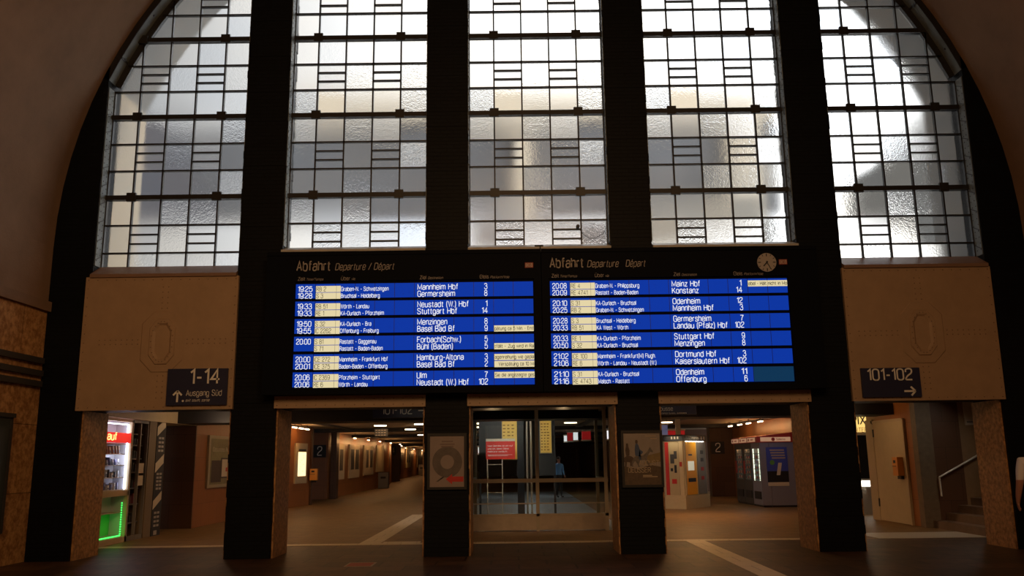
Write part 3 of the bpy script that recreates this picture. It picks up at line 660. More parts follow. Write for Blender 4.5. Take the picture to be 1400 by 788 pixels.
# clock on the right board
cx, cz = W(1047.5, 359.5, BY); Yc = BY-.012
t = thing('station_clock', (cx, Yc, cz), 'round pale station clock on the right departure board', 'clock')
MB().disc((cx, Yc-.03, cz), (0, 1, 0), .172, .03, 40).build('dial', M_paint, t)
tk = MB()
for i in range(12):
    a = math.pi/6*i; d = Vector((math.sin(a), 0, math.cos(a))); p = Vector((d.z, 0, -d.x)); L, w = (.05, .016) if i % 3 == 0 else (.03, .011)
    tk.obox(Vector((cx, Yc-.031, cz))+d*(.16-L)-p*w/2, d*L, p*w, (0, -.003, 0))
tk.build('hour_marks', M_black, t)
for nm, ang, L, w in (('hour_hand', 222, .095, .02), ('minute_hand', 153, .145, .014)):
    a = math.radians(ang); d = Vector((math.sin(a), 0, math.cos(a))); p = Vector((d.z, 0, -d.x))
    MB().obox(Vector((cx, Yc-.036, cz))-d*.025-p*w/2, d*(L+.025), p*w, (0, -.004, 0)).build(nm, M_black, t)

# ------------------------------------------------------------------ posters on the piers
def pframe(x0, x1, z0, z1, label):
    t = thing('framed_poster', ((x0+x1)/2, -.02, z0), label, 'poster')
    b = .045
    fr = MB(); 
    for q in ((x0-b, x1+b, z1, z1+b), (x0-b, x1+b, z0-b, z0), (x0-b, x0, z0, z1), (x1, x1+b, z0, z1)): fr.box(q[0], q[1], -.05, -.002, q[2], q[3])
    fr.build('frame', M_black, t)
    return t
p0, p1 = W(587.5, 666.5, -.03), W(634.5, 596, -.03)
t = pframe(p0[0], p1[0], p0[1], p1[1], 'framed pale poster with a dark ring and a red arrow on the second pier')
sh = MB().box(p0[0], p1[0], -.03, -.005, p0[1], p1[1]); ps_ = sh.build('poster_sheet', mat('poster_pinkish', (.29, .235, .225), .5, var=.2, vscale=2), t)
cx, cz = W(611.5, 632, -.03); rg = MB(); K = 40
for i in range(K):
    a, b = 2*math.pi*i/K, 2*math.pi*(i+1)/K
    rg.add([(cx+r_*math.cos(q)*1.0, -.0315, cz+r_*math.sin(q)*1.02) for q, r_ in ((a, .12), (a, .265), (b, .265), (b, .12))], [(3, 2, 1, 0)])
rg.add([(cx+.20, -.0314, cz-.14), (cx+.25, -.0314, cz-.04), (cx-.16, -.0314, cz-.34), (cx-.2, -.0314, cz-.34)], [(0, 1, 2, 3)])
rg.build('ring_print', mat('ring_ink', (.14, .115, .11), .5, var=.4, vscale=6), t)
rg = MB(); ax, az = W(620.5, 655.5, -.03)
rg.poly([(ax-.14, -.0312, az), (ax-.03, -.0312, az+.09), (ax-.03, -.0312, az+.045), (ax+.17, -.0312, az+.045), (ax+.17, -.0312, az-.045), (ax-.03, -.0312, az-.045), (ax-.03, -.0312, az-.09)], (0, -.002, 0))
rg.build('red_arrow', M_red, t)
tx = MB()
for i, (w_, z_) in enumerate(((.2, .36), (.26, .31), (.22, .27))): tx.box(cx-w_/2, cx+w_/2, -.0318, -.0305, cz+z_-.011, cz+z_+.011)
tx.build('small_print', mat('poster_grey_ink', (.18, .13, .12), .6), t)
p0, p1 = W(854.5, 663.5, -.03), W(901.5, 592, -.03)
t = pframe(p0[0], p1[0], p0[1], p1[1], 'framed exhibition poster of two riders with the words AUGUST DEUSSER on the third pier')
PW, PH = p1[0]-p0[0], p1[1]-p0[1]
def P2(u, v_, Y=-.0315): return (p0[0]+u*PW, Y, p0[1]+v_*PH)
MB().box(p0[0], p1[0], -.03, -.005, p0[1], p1[1]).build('poster_sheet', mat('poster_beige', (.33, .29, .27), .5, var=.25, vscale=3), t)
def flat(pts, name, m, Y=-.0312): MB().poly([P2(u, v_, Y) for u, v_ in pts], (0, -.001, 0)).build(name, m, t)
flat([(0, 0), (1, 0), (1, .34), (.7, .38), (.4, .3), (0, .36)], 'painted_ground', mat('poster_brown', (.13, .09, .06), .6, var=.4, vscale=12))
flat([(.55, .4), (1, .44), (1, .62), (.62, .56)], 'painted_field', mat('poster_ochre', (.27, .2, .09), .6, var=.3, vscale=10))
M_horse, M_horse2 = mat('poster_horse', (.10, .065, .05), .6, var=.5, vscale=14), mat('poster_grey_horse', (.19, .17, .16), .6, var=.5, vscale=16)
flat([(.28, .53), (.36, .57), (.52, .56), (.62, .62), (.70, .70), (.73, .73), (.74, .70), (.80, .645), (.79, .62), (.72, .635), (.68, .59), (.63, .52), (.65, .43), (.70, .40), (.68, .385), (.60, .42), (.58, .48), (.44, .47), (.40, .40), (.43, .33), (.39, .33), (.35, .41), (.30, .46), (.24, .40), (.25, .34), (.21, .35), (.20, .42), (.25, .50)], 'painted_horse', M_horse2, -.0322)
flat([(.0, .52), (.08, .56), (.2, .55), (.26, .52), (.24, .44), (.2, .36), (.16, .36), (.16, .43), (.08, .44), (.06, .35), (.02, .35), (.02, .43), (0, .45)], 'painted_far_horse', M_horse, -.0321)
flat([(.31, .56), (.44, .55), (.47, .49), (.42, .47), (.40, .53), (.50, .60), (.53, .63), (.50, .65), (.44, .68), (.41, .76), (.37, .80), (.32, .78), (.30, .68)], 'painted_rider', mat('poster_blue', (.05, .085, .19), .6), -.033)
flat([(.325, .795), (.385, .795), (.395, .83), (.38, .865), (.33, .865), (.32, .83)], 'painted_head', M_horse, -.033)
flat([(.06, .56), (.15, .56), (.16, .66), (.13, .74), (.12, .80), (.07, .80), (.06, .74), (.04, .66)], 'painted_far_rider', M_horse, -.033)
tx = MB()
tx.text('AUGUST', P2(.95, .375, -.034), XU, ZU, .08, PW*.54, align='R', bold=.01); tx.text('DEUSSER', P2(.1, .24, -.034), XU, ZU, .08, PW*.62, bold=.01)
for v_, a_, b_ in ((.93, .6, .9), (.88, .74, .92), (.17, .5, .75), (.145, .5, .9)): q, q2 = P2(a_, v_), P2(b_, v_+.018); tx.box(q[0], q2[0], -.033, -.031, q[2], q2[2])
tx.build('poster_lettering', mat('poster_letters', (.42, .34, .25), .6), t)

# ------------------------------------------------------------------ left side wall of the hall: pipes and display case
for i, y in enumerate((489, 507, 522)):
    z = SX(40, y, XL+.08)[1]
    tag(MB().box(XL, XL+.09, HB+.5, -.1, z-.06, z+.04).build('wall_rail', M_dgrey),
        'dark rail on the left limestone wall, %s of the three' % ['highest', 'middle', 'lowest'][i], 'rail', 'dark rails on the left wall')
Ya, Za = SX(11, 570, XL); _, Zb = SX(11, 700, XL)
t = thing('display_case', (XL, Ya-.7, .6), 'dark framed display case on the left limestone wall at the photo edge', 'display case')
c = MB(); c.box(XL+.01, XL+.1, Ya-1.4, Ya, .55, Za+.05); c.box(XL+.01, XL+.14, Ya-1.4, Ya, Za-.02, Za+.05); c.build('case', M_dgrey, t)
MB().box(XL+.1, XL+.11, Ya-1.34, Ya-.1, .62, Za-.06).build('glass_front', mat('case_glass', (.05, .06, .06), .08), t)

# hall floor sticker
a, b = G(478, 770), G(508, 775)
st = MB().box(a[0], b[0], b[1], a[1]+.02, 0.0, .003, 0); w_, d_ = b[0]-a[0], a[1]-b[1]
st.box(a[0]+.03, b[0]-.03, b[1]+.04, a[1]-.03, .003, .004, 1)
tag(st.build('floor_sticker', [mat('sticker_grey', (.3, .25, .2), .6), mat('sticker_red', (.3, .05, .035), .6)]), 'small red and white sticker on the hall floor near the first pier', 'sticker')
# cable lamp in the middle window
p = WP(790, 310, .2); q = WP(829, 312, .2)
t = thing('cable_lamp', p, 'small round lamp on a loose cable in front of the middle window', 'lamp')
MB().disc(p+Vector((0, .04, 0)), (0, -1, 0), .035, .08, 14).build('lamp_head', M_black, t)
pts = [p+Vector((.02, 0, -.03)), WP(797, 320, .2), WP(806, 326, .2), WP(815, 325, .2), WP(824, 320, .2), q]
MB().path(pts, .006, 6).build('cable', M_black, t)
cl = MB(); c0 = WP(738.5, 340, -.12); cl.box(c0.x-.012, c0.x+.012, -.12, -.06, c0.z-.1, c0.z+.07); cl.box(c0.x-.1, c0.x+.06, -.12, -.08, c0.z+.05, c0.z+.07)
tag(cl.build('sill_clamp', M_black), 'small dark clamp on the sill between the two departure boards', 'clamp')

# ================================================================== concourse
CZ = 3.0
struct('ceiling_concourse', MB().box(-16, 14, 1.0, 112, CZ, CZ+.3), M_ceil, 'low beige ceiling of the concourse', 'ceiling')
for i, (y0, y1, z) in enumerate(((6, 7.2, 2.63), (21, 21.6, 2.86), (30, 30.6, 2.86), (42, 42.6, 2.86), (58, 59, 2.86))):
    struct('ceiling_beam', MB().box(-16, 14, y0, y1, z, CZ+.02), M_black, 'black beam across the concourse ceiling, %s from the piers' % ['nearest', 'second', 'third', 'fourth', 'farthest'][i], 'beam')
for i in range(6):
    x = -7+3.2*i
    struct('ceiling_rib', MB().box(x, x+.25, 7.2, 21, CZ-.05, CZ+.02), M_dgrey, 'dark rib along the concourse ceiling, number %d from the left wall' % (i+1), 'beam')
# left wall, in segments measured on the floor
LW = [(-8.5, 1.0), (-8.5, 5.0)]
NEAR = [(-8.36, 7.4), (-8.33, 16.3), (-8.05, 19.0)]
FAR = [(-8.45, 24.6), (-8.5, 44), (-10.3, 59), (-11.9, 110)]
def wallseg(mb, pts, th=-.4, z1=CZ, mi=0):
    for (xa, ya), (xb, yb) in zip(pts, pts[1:]): mb.obox((xa, ya, 0), (xb-xa, yb-ya, 0), (th, 0, 0), (0, 0, z1), mi)
    return mb
struct('wall_kiosk', wallseg(MB(), [(-8.9, 1.0), (-8.9, 5.4)]), M_dgrey, 'dark back wall behind the kiosk at the left', 'wall')
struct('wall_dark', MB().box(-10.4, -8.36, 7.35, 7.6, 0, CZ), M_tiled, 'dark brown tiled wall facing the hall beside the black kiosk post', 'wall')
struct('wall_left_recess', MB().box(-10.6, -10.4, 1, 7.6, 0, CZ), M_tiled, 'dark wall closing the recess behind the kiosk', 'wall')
struct('wall_near_left', wallseg(MB(), NEAR), M_tile, 'orange brown tiled concourse wall with the poster case', 'wall')
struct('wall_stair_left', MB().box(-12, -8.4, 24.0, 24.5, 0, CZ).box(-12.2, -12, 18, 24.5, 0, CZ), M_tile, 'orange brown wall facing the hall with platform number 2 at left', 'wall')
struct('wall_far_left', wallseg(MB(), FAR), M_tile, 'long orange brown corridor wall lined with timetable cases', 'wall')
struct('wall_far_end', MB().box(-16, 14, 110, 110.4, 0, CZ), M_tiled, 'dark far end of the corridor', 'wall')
RW = 9.45
struct('wall_near_right', MB().box(RW, RW+.3, 5.0, 7.75, 0, CZ), M_tile, 'orange tiled concourse wall with the cream door', 'wall')
struct('wall_right_corner', MB().box(RW, RW+.3, 1.0, 2.05, 0, CZ), M_tile, 'orange tiled wall between the right jamb and the stairs', 'wall')
struct('wall_mid_right', MB().box(RW, RW+.3, 11.2, 22.2, 0, CZ), M_tile, 'orange lit concourse wall above the vending kiosk', 'wall')
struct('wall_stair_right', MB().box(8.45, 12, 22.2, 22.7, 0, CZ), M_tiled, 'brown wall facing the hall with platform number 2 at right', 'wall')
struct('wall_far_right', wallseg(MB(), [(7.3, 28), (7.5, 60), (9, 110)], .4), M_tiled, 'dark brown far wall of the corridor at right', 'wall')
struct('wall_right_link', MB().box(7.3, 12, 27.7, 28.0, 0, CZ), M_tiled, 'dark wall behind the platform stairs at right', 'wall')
# guide strips in the floor
struct('guide_strip', MB().box(-8.4, 6.2, 2.3, 2.62, 0, .004), M_strip, 'pale guide strip running across the concourse just behind the piers', 'floor strip')
struct('guide_strip', MB().box(-3.18, -2.75, 2.62, 12.0, 0, .004), M_strip, 'pale guide strip running away into the corridor beyond the second pier', 'floor strip')
struct('guide_strip', MB().box(3.42, 3.8, -6, 2.3, 0, .004), M_strip, 'pale guide strip crossing the hall floor beside the third pier', 'floor strip')
struct('guide_plate', MB().box(-2.72, -1.95, 2.62, 2.95, 0, .004), M_strip, 'pale guide tiles beside the crossing of the strips', 'floor strip')
struct('landing_patch', MB().box(7.3, 9.5, 2.3, 3.6, 0, .006), mat('pale_daylight_patch', (.5, .47, .42), .5), 'pale patch before the stairs at right, guide strip with daylight put into its colour', 'floor strip')  # carries on the guide strip; the daylight patch is put into its colour

# lamps ------------------------------------------------------------
WARM = (1, .50, .18)
def round_lamp(x, y, label, power=14, z=2.86, r=.22):
    t = thing('ceiling_lamp', (x, y, z), label, 'lamp', 'round ceiling lamps in the concourse')
    MB().tube((x, y, z), (x, y, z+.03), r, r, 24).build('diffuser', M_lampw, t)
    MB().tube((x, y, z+.03), (x, y, z+.06), r+.02, r*.6, 24).tube((x, y, z+.06), (x, y, CZ), .012, n=8).build('housing', M_grey, t)
    lamp('POINT', 'lamp_light', (x, y, z-.1), power, WARM, .2, parent=t)
def at_z(x, y, z):
    d = ray(x, y); tt = (z-EYE)/d.z; return tt*d.x, tt*d.y-DIST
for (px, py), lab in (((520, 583), 'lamp over the small hanging sign in the left corridor'), ((561, 588), 'second lamp along the left corridor'), ((577, 595.5), 'farthest lamp seen beside the second pier'),
                      ((911, 578.5), 'lamp seen right beside the third pier'), ((780, 579), 'lamp seen through the right glass pane'), ((575, 581), 'lamp close to the second pier, nearest of the left ones'), ((656.5, 585), 'lamp seen at the left edge of the glass enclosure'), ((657, 580), 'nearer lamp at the left edge of the glass enclosure')):
    x, y = at_z(px, py, 2.86); round_lamp(x, y, 'round flat glowing '+lab, 6)
def tube_lamp(p, d, label, grp, power=7):
    t = thing('wall_washer_lamp', p, label, 'lamp', grp)
    p, d = Vector(p), Vector(d)
    MB().tube(p-d*.3, p+d*.3, .022, n=10).build('tube', M_lampc if False else M_lampw, t)
    MB().obox(p-d*.34+Vector((-.05, 0, .03)), d*.68, (.1, 0, 0), (0, 0, .05)).tube(p+Vector((0, 0, .08)), (p.x, p.y, CZ), .012, n=8).build('housing', M_dgrey, t)
    lamp('POINT', 'lamp_light', p-Vector((0, 0, .12)), power, WARM, .1, parent=t)
nth = ['nearest', 'second', 'third', 'farthest']
for i, (px, py) in enumerate(((394, 579.5), (403, 582), (412, 583.5), (420, 584.5))):
    Y, Z = SX(px, py, -7.75); tube_lamp((-7.75, Y, min(Z, 2.85)), (0, 1, 0), 'glowing tube lamp above the left lightbox wall, %s of four' % nth[i], 'tube lamps at the left wall', 9)
for i, (px, py) in enumerate(((1039, 572), (1023, 575), (1011, 576), (998, 577))):
    Y, Z = SX(px, py, 8.7); tube_lamp((8.7, Y, min(Z, 2.85)), (0, 1, 0), 'glowing tube lamp above the vending kiosk, %s of four' % nth[i], 'tube lamps above the vending kiosk', 9)
for i, Y in enumerate((27, 31, 35, 39.5, 44)):
    tube_lamp((-7.75, Y, 2.75), (0, 1, 0), 'tube lamp above the timetable cases, %s along the corridor' % ['first', 'second', 'third', 'fourth', 'fifth'][i], 'tube lamps along the corridor', 18)
for i, Y in enumerate((51, 62, 71, 82, 96)):
    x = (-8.5-(Y-44)*.12 if Y < 59 else -10.3-(Y-59)*.0314)+.8; tube_lamp((x, Y, 2.75), (.0, 1, 0), 'far tube lamp deep in the corridor, %s of the far ones' % ['first', 'second', 'third', 'fourth', 'last'][i], 'tube lamps along the corridor', 36)

# hanging signs ----------------------------------------------------
p0, p1 = W(509.5, 572, 4), W(590, 545, 4)
t = sign(p0[0], -1.5, 2.602, CZ-.03, 4.0, 'dark blue hanging sign reading 101-102 half hidden behind the left lintel', .1)
l = MB(); q = W(522, 566.5, 4); l.text('101-102', (q[0], 3.999, q[1]), XU, ZU, .19, W(564, 566, 4)[0]-q[0]); l.build('track_numerals', M_white, t); l = MB(); q = W(577, 561.5, 4); arrow(l, q, (1, 0), .17, 4.0, .026); l.build('arrow', M_white, t)
t = sign(2.2, W(952, 560, 4)[0], 2.60, CZ-.03, 4.0, 'dark hanging sign reading Fernbusse, partly hidden behind the third pier', .1)
l = MB(); q = W(920, 561.5, 4); l.text('Fernbusse', (q[0], 3.999, q[1]), XU, ZU, .085, align='R'); q = W(938.5, 564, 4); l.text('long-distance buses, autocars', (q[0], 3.999, q[1]-.03), XU, ZU, .03, .75, align='R'); l.build('lettering', M_white, t)
x, y = at_z(521, 585, 2.83); q0, q1 = W(512, 597, y), W(530, 586, y)
t = thing('hanging_sign', (x, y, q0[1]), 'small dark hanging sign under the lamp in the left corridor', 'sign')
MB().box(q0[0], q1[0], y+.02, y+.08, q0[1], q1[1]-.02).box((q0[0]+q1[0])/2-.01, (q0[0]+q1[0])/2+.01, y+.24, y+.26, q1[1]-.04, CZ).box((q0[0]+q1[0])/2-.01, (q0[0]+q1[0])/2+.01, y+.06, y+.26, q1[1]-.04, q1[1]-.02).build('sign_plate', M_dgrey, t)
m = MB()
for i in range(3):
    for j in range(4): m.box(q0[0]+.03+.1*j, q0[0]+.1+.1*j, y+.015, y+.02, q0[1]+.03+.085*i, q0[1]+.06+.085*i)
m.build('lettering', mat('dim_letters', (.35, .3, .25), .6), t)

# number signs -----------------------------------------------------
def number_sign(px0, py0, px1, py1, Y, d, label):
    a, b = W(px0, py1, Y), W(px1, py0, Y)
    t = thing('number_sign', ((a[0]+b[0])/2, Y, a[1]), label, 'sign'); MB().box(a[0], b[0], Y, Y+.05, a[1], b[1]).build('sign_plate', M_black, t)
    l = MB(); l.text(d, ((a[0]+b[0])/2, Y-.001, a[1]+(b[1]-a[1])*.18), XU, ZU, (b[1]-a[1])*.66, (b[0]-a[0])*.4, align='C'); l.build('numeral', M_white, t)
number_sign(428.2, 608.7, 445.8, 626, 23.93, '2', 'black sign with a white 2 at the left corridor wall')
number_sign(973, 604, 990, 621, 22.13, '2', 'black sign with a white 2 at the right, beside the ticket machines')
number_sign(533, 610, 541.8, 622.5, 57.5, '4', 'small black sign with a 4 deep in the left corridor')
a = W(529, 658, 57.7)[0]; b = W(546.5, 658, 57.7)[0]
struct('wall_stair_far', MB().box(a-.4, b, 57.6, 58.2, 0, CZ), M_tiled, 'dark wall block carrying the number 4', 'wall')
struct('pillar_dark', MB().box(W(451, 660, 24.3)[0], W(459, 660, 24.3)[0], 24.3, 24.9, 0, CZ), M_tiled, 'dark pillar right of the left number 2', 'pillar')

# lightbox and wall cases -----------------------------------------
def on_wall(px, py, A, Bq):    # photo point on the upright plane through two floor points
    d = ray(px, py); ax, ay = A; ux, uy = Bq[0]-A[0], Bq[1]-A[1]; nx, ny = uy, -ux
    tt = (nx*(ax-CAMP.x)+ny*(ay-CAMP.y))/(nx*d.x+ny*d.y); return CAMP+d*tt
def wall_case(px0, py0, px1, py1, A, Bq, label, cat, name='timetable_case', sheets=((.2, .45), (.55, .85)), frame_m=None, sheet_m=None, v0=.25, v1=.85, glow=None):
    p0 = on_wall(px0, py1, A, Bq); p1 = on_wall(px1, py1, A, Bq); pt = on_wall(px0, py0, A, Bq)
    z0, z1 = p0.z, pt.z; u = Vector((p1.x-p0.x, p1.y-p0.y, 0)); L = u.length; u.normalize(); nn = Vector((u.y, -u.x, 0))
    if nn.x < 0 and A[0] < 0: nn = -nn
    t = thing(name, Vector((p0.x, p0.y, z0))+u*L/2, label, cat, None)
    o = Vector((p0.x, p0.y, z0))
    MB().obox(o-nn*.02, u*L, ZU*(z1-z0), nn*.08).build('frame', frame_m or M_creamdoor, t)
    for a_, b_ in sheets:
        MB().obox(o+u*L*a_+ZU*(z1-z0)*v0+nn*.06, u*L*(b_-a_), ZU*(z1-z0)*(v1-v0), nn*.006).build('sheet', sheet_m or mat('timetable_print', (.10, .085, .06), .5, var=.6, vscale=9), t)
    return t, o, u, L, nn, z0, z1
NW = NEAR[1:]
M_glowbox = mat('lightbox_glow', (.8, .7, .5), .5, emit=lin(255, 226, 170), es=1.5)
r_ = wall_case(401, 606, 417, 662, *NW, 'small lit map lightbox on the left wall before the number 2', 'lightbox', 'lightbox', ((.2, .88),), M_creamdoor, M_glowbox, .18, .78)
t, o, u, L, nn, z0, z1 = r_
m = MB(); m.obox(o+u*L*.25+ZU*(z1-z0)*.80+nn*.06, u*L*.6, ZU*.08, nn*.01); 
for i in range(9): m.obox(o+u*L*(.26+.05*random.random()*8)+ZU*(z1-z0)*(.24+.055*i)+nn*.067, u*L*.12, ZU*.012, nn*.002)
m.build('map_print', M_dgrey, t)
t, o, u, L, nn, z0, z1 = wall_case(280, 595, 318, 668, (-8.36, 7.4), (-8.33, 16.3), 'framed advertising poster on the orange wall behind the first pier', 'poster', 'poster_case', (), mat('poster_frame_beige', (.35, .28, .17), .5))
MB().obox(o+u*L*.07+ZU*(z1-z0)*.06+nn*.06, u*L*.86, ZU*(z1-z0)*.88, nn*.006).build('poster_sheet', mat('poster_green', (.26, .24, .11), .6, col2=(.17, .14, .07), vscale=3), t)
m = MB(); m.obox(o+u*L*.1+ZU*(z1-z0)*.1+nn*.066, u*L*.35, ZU*(z1-z0)*.42, nn*.003, 0); m.obox(o+u*L*.42+ZU*(z1-z0)*.17+nn*.068, u*L*.45, ZU*(z1-z0)*.4, nn*.003, 0)
m.obox(o+u*L*.46+ZU*(z1-z0)*.2+nn*.071, u*L*.38, ZU*(z1-z0)*.34, nn*.003, 1); m.obox(o+u*L*.6+ZU*(z1-z0)*.3+nn*.074, u*L*.2, ZU*(z1-z0)*.08, nn*.003, 2)
m.build('poster_print', [mat('poster_dark', (.05, .03, .02), .6), M_pale, M_red], t)
m = MB(); m.text('Gesundes Reisen', o+u*L*.12+ZU*(z1-z0)*.7+nn*.067, u, ZU, .1, L*.74, depth=.003); m.build('poster_lettering', M_pale, t)
FW_ = [FAR[0], FAR[1]]
for px0, px1, py0, py1, sh_, lab in ((459.5, 469, 607, 656.5, ((.25, .75),), 'first timetable case past the left number 2'), (475.5, 489.7, 607.5, 654.5, ((.15, .45), (.55, .9)), 'second timetable case along the left corridor'),
                                    (495.8, 509, 609, 650.5, ((.2, .45), (.6, .88)), 'third timetable case along the left corridor'), (513.5, 523.5, 609, 645.5, (), 'blank pale case above the first waste bin')):
    wall_case(px0, py0, px1, py1, *FW_, 'cream framed '+lab, 'timetable case', sheets=sh_)
for px0, px1, py0, py1, sh_, lab in ((553.6, 560.8, 611, 640, ((.2, .45), (.6, .85)), 'first case beyond the number 4'), (570, 575, 612, 639.5, (), 'farthest blank case above the second waste bin')):
    wall_case(px0, py0, px1, py1, FAR[2], FAR[3], 'small cream '+lab, 'timetable case', sheets=sh_)
def waste_bin(px0, px1, pyb, pyt, label, sh_=.0):
    a, b = G(px0, pyb), G(px1, pyb); Y = a[1]; h = W(px0, pyt, Y)[1]
    t = thing('waste_bin', ((a[0]+b[0])/2+sh_, Y, 0), label, 'bin')
    x0, x1 = a[0]+sh_, b[0]+sh_
    MB().box(x0, x1, Y, Y+.45, 0.02, h).build('body', M_grey, t); MB().box(x0-.01, x1+.01, Y-.01, Y+.46, h, h+.03).build('lid', M_dgrey, t)
    MB().box(x0+(x1-x0)*.25, x1-(x1-x0)*.25, Y-.006, Y, h*.62, h*.74).build('slot', M_black, t)
    MB().box(x0+.02, x1-.02, Y+.02, Y+.43, 0, .02).build('foot', M_black, t)
waste_bin(514, 527, 668.5, 646.5, 'grey waste bin by the blank case in the left corridor', .12)
waste_bin(572, 579.5, 650.7, 635.5, 'far waste bin deep in the left corridor')
def orange_box(p, n, label):
    t = thing('ticket_validator', p, label, 'ticket validator'); p, n = Vector(p), Vector(n); u = Vector((-n.y, n.x, 0))
    MB().obox(p-u*.14-ZU*.22, u*.28, ZU*.44, n*.2).build('case', M_orange, t)
    MB().obox(p-u*.14+n*.2+ZU*.0, u*.2+ZU*.0, ZU*.015, n*.006).obox(p-u*.08+n*.2+ZU*.08, u*.12, ZU*.07, n*.004).build('slot', M_black, t)
    MB().obox(p-u*.10-ZU*.3-n*.0, u*.2, ZU*.08, n*.12).build('bracket', M_black, t)
q = on_wall(424.5, 649, NEAR[1], NEAR[2]); orange_box((-7.85, 19.0, q.z), (0, -1, 0), 'orange ticket validator at the corner beside the left number 2')
struct('pillar_corner', MB().box(-8.45, -7.98, 19.0, 19.25, 0, CZ), M_tiled, 'end of the near left wall carrying the orange validator', 'pillar')

# ------------------------------------------------------------------ glass enclosure in the middle bay
GY0, GX0, GX1, GY1 = 5.1, -1.05, 2.20, 7.2
GM = W(735.5, 700, GY0)[0]
t = thing('glass_enclosure', ((GX0+GX1)/2, GY0, 0), 'glass enclosure with bronze metal frame in the middle opening', 'glass enclosure')
f = MB()
for x in (GX0, GM-.04, GX1-.09): f.box(x, x+.08, GY0, GY0+.08, 0, 2.9)
f.box(GX0, GX1, GY0, GY0+.08, 2.80, 2.9); f.box(GX0, GX1, GY0-.01, GY0+.09, 1.11, 1.2); f.box(GX0, GX1, GY0, GY0+.08, .34, .40); f.box(GX0, GX1, GY0+.02, GY0+.06, .62, .645)
for x in (GX0, GX1-.09):
    f.box(x, x+.08, GY1, GY1+.08, 0, 2.9); f.box(x, x+.08, GY0+.08, GY1, 2.8, 2.9); f.box(x, x+.08, GY0+.08, GY1, 1.11, 1.2)
f.box(GX1+.12, GX1+.22, GY0+.6, GY0+.7, 0, 2.9)
f.build('frame', M_alu, t)
for xa, xb in ((GX0+.08, GM-.04), (GM+.04, GX1-.09)):
    MB().box(xa, xb, GY0+.03, GY0+.045, 1.2, 2.8).build('pane', M_glass, t); MB().box(xa, xb, GY0+.03, GY0+.045, .40, 1.11).build('pane', M_glass, t)
    MB().box(xa, xb, GY0+.01, GY0+.06, .03, .34).build('kick_plate', mat('brushed_kick_plate', (.62, .52, .42), .3, .6, var=.2, vscale=4), t)
for x in (GX0+.03, GX1-.05): MB().box(x, x+.015, GY0+.09, GY1, 1.2, 2.8).build('pane', M_glass, t)
# red placard on a stand behind the glass
RY = 8.8
a, b = W(664.5, 628.5, RY), W(704, 600, RY)
t = thing('placard_stand', ((a[0]+b[0])/2, RY, 0), 'red placard on a pale tubular stand behind the glass', 'placard')
m = MB(); m.box(a[0], b[0], RY, RY+.03, a[1], b[1]-.07, 0); m.build('placard', mat('placard_red', (.62, .025, .015), .5), t)
MB().box(a[0], b[0], RY-.003, RY+.033, b[1]-.07, b[1]).build('top_strip', M_pale, t)
l = MB(); hh = b[1]-a[1]
for i, s_ in enumerate(('Mein Getränk ist ein Auf', 'und ich, damit Deine', 'mehrere vorläuft.')): l.text(s_, (a[0]+.05, RY-.002, a[1]+hh*(.62-.14*i)), XU, ZU, .04, (b[0]-a[0])*(.86, .72, .68)[i], bold=.015)
l.box(a[0]+.05, b[0]-.08, RY-.004, RY-.001, a[1]+hh*.21, a[1]+hh*.225); l.box(a[0]+.05, b[0]-.2, RY-.004, RY-.001, a[1]+hh*.16, a[1]+hh*.175)
l.build('lettering', M_white, t)
sx0, sx1 = W(666.3, 640, RY)[0], W(686.8, 640, RY)[0]
for x in (sx0, sx1): MB().tube((x, RY+.04, 0), (x, RY+.04, a[1]+.3), .014, n=10).build('leg', M_pale, t)
for z in (W(676, 635.5, RY)[1], W(676, 674, RY)[1]): MB().tube((sx0, RY+.04, z), (sx1, RY+.04, z), .012, n=8).build('rung', M_pale, t)
for x in (sx0, sx1): MB().box(x-.02, x+.02, RY-.2, RY+.28, 0, .02).build('foot', M_pale, t)

# information pillar with yellow timetables, seen through the glass
IY = 9.6
def yellow_board(px0, py0, px1, py1, Y, label, rows, lit):
    a, b = W(px0, py1, Y), W(px1, py0, Y)
    t = thing('yellow_timetable', ((a[0]+b[0])/2, Y, a[1]), label, 'timetable')
    MB().box(a[0], b[0], Y-.06, Y, a[1], b[1]).build('frame', M_grey, t)
    m = MB(); n = rows
    m.box(a[0]+.02, b[0]-.02, Y-.066, Y-.06, a[1]+.03, b[1]-.03); m.build('sheet', lit, t)
    m = MB()
    for i in range(10):
        z = a[1]+.1+(b[1]-a[1]-.2)*i/10
        for k in range(3):
            x = a[0]+.04+(b[0]-a[0]-.1)*k/3; m.box(x, x+(b[0]-a[0])*.2*random.uniform(.5, 1), Y-.069, Y-.066, z, z+.03)
    m.build('print', mat('brown_print', (.25, .14, .03), .6), t)
M_yl = mat('yellow_backlit', (.7, .5, .15), .6, emit=lin(150, 105, 32), es=.9)
ia, ib = W(655, 650, IY)[0], W(760, 650, IY)[0]
t = thing('information_wall', ((ia+ib)/2, IY, 0), 'dark free-standing information wall on posts behind the glass enclosure', 'partition')
MB().box(ia, ib, IY, IY+.2, 1.18, 2.92).build('panel', M_dgrey, t)
for x in (ia, ib-.06): MB().box(x, x+.06, IY+.05, IY+.15, 0, 1.18).build('post', M_dgrey, t)
yellow_board(686, 573, 708, 630, IY, 'yellow lit timetable behind the red placard', 8, M_yl)
yellow_board(738, 572, 754, 621, IY, 'yellow lit timetable right of the middle mullion', 8, M_yl)
tag(MB().box(W(707.5, 650, 9.3)[0], W(717, 650, 9.3)[0], 9.3, 9.45, 0, CZ).build('black_post', M_black), 'black post beside the yellow timetables', 'post')
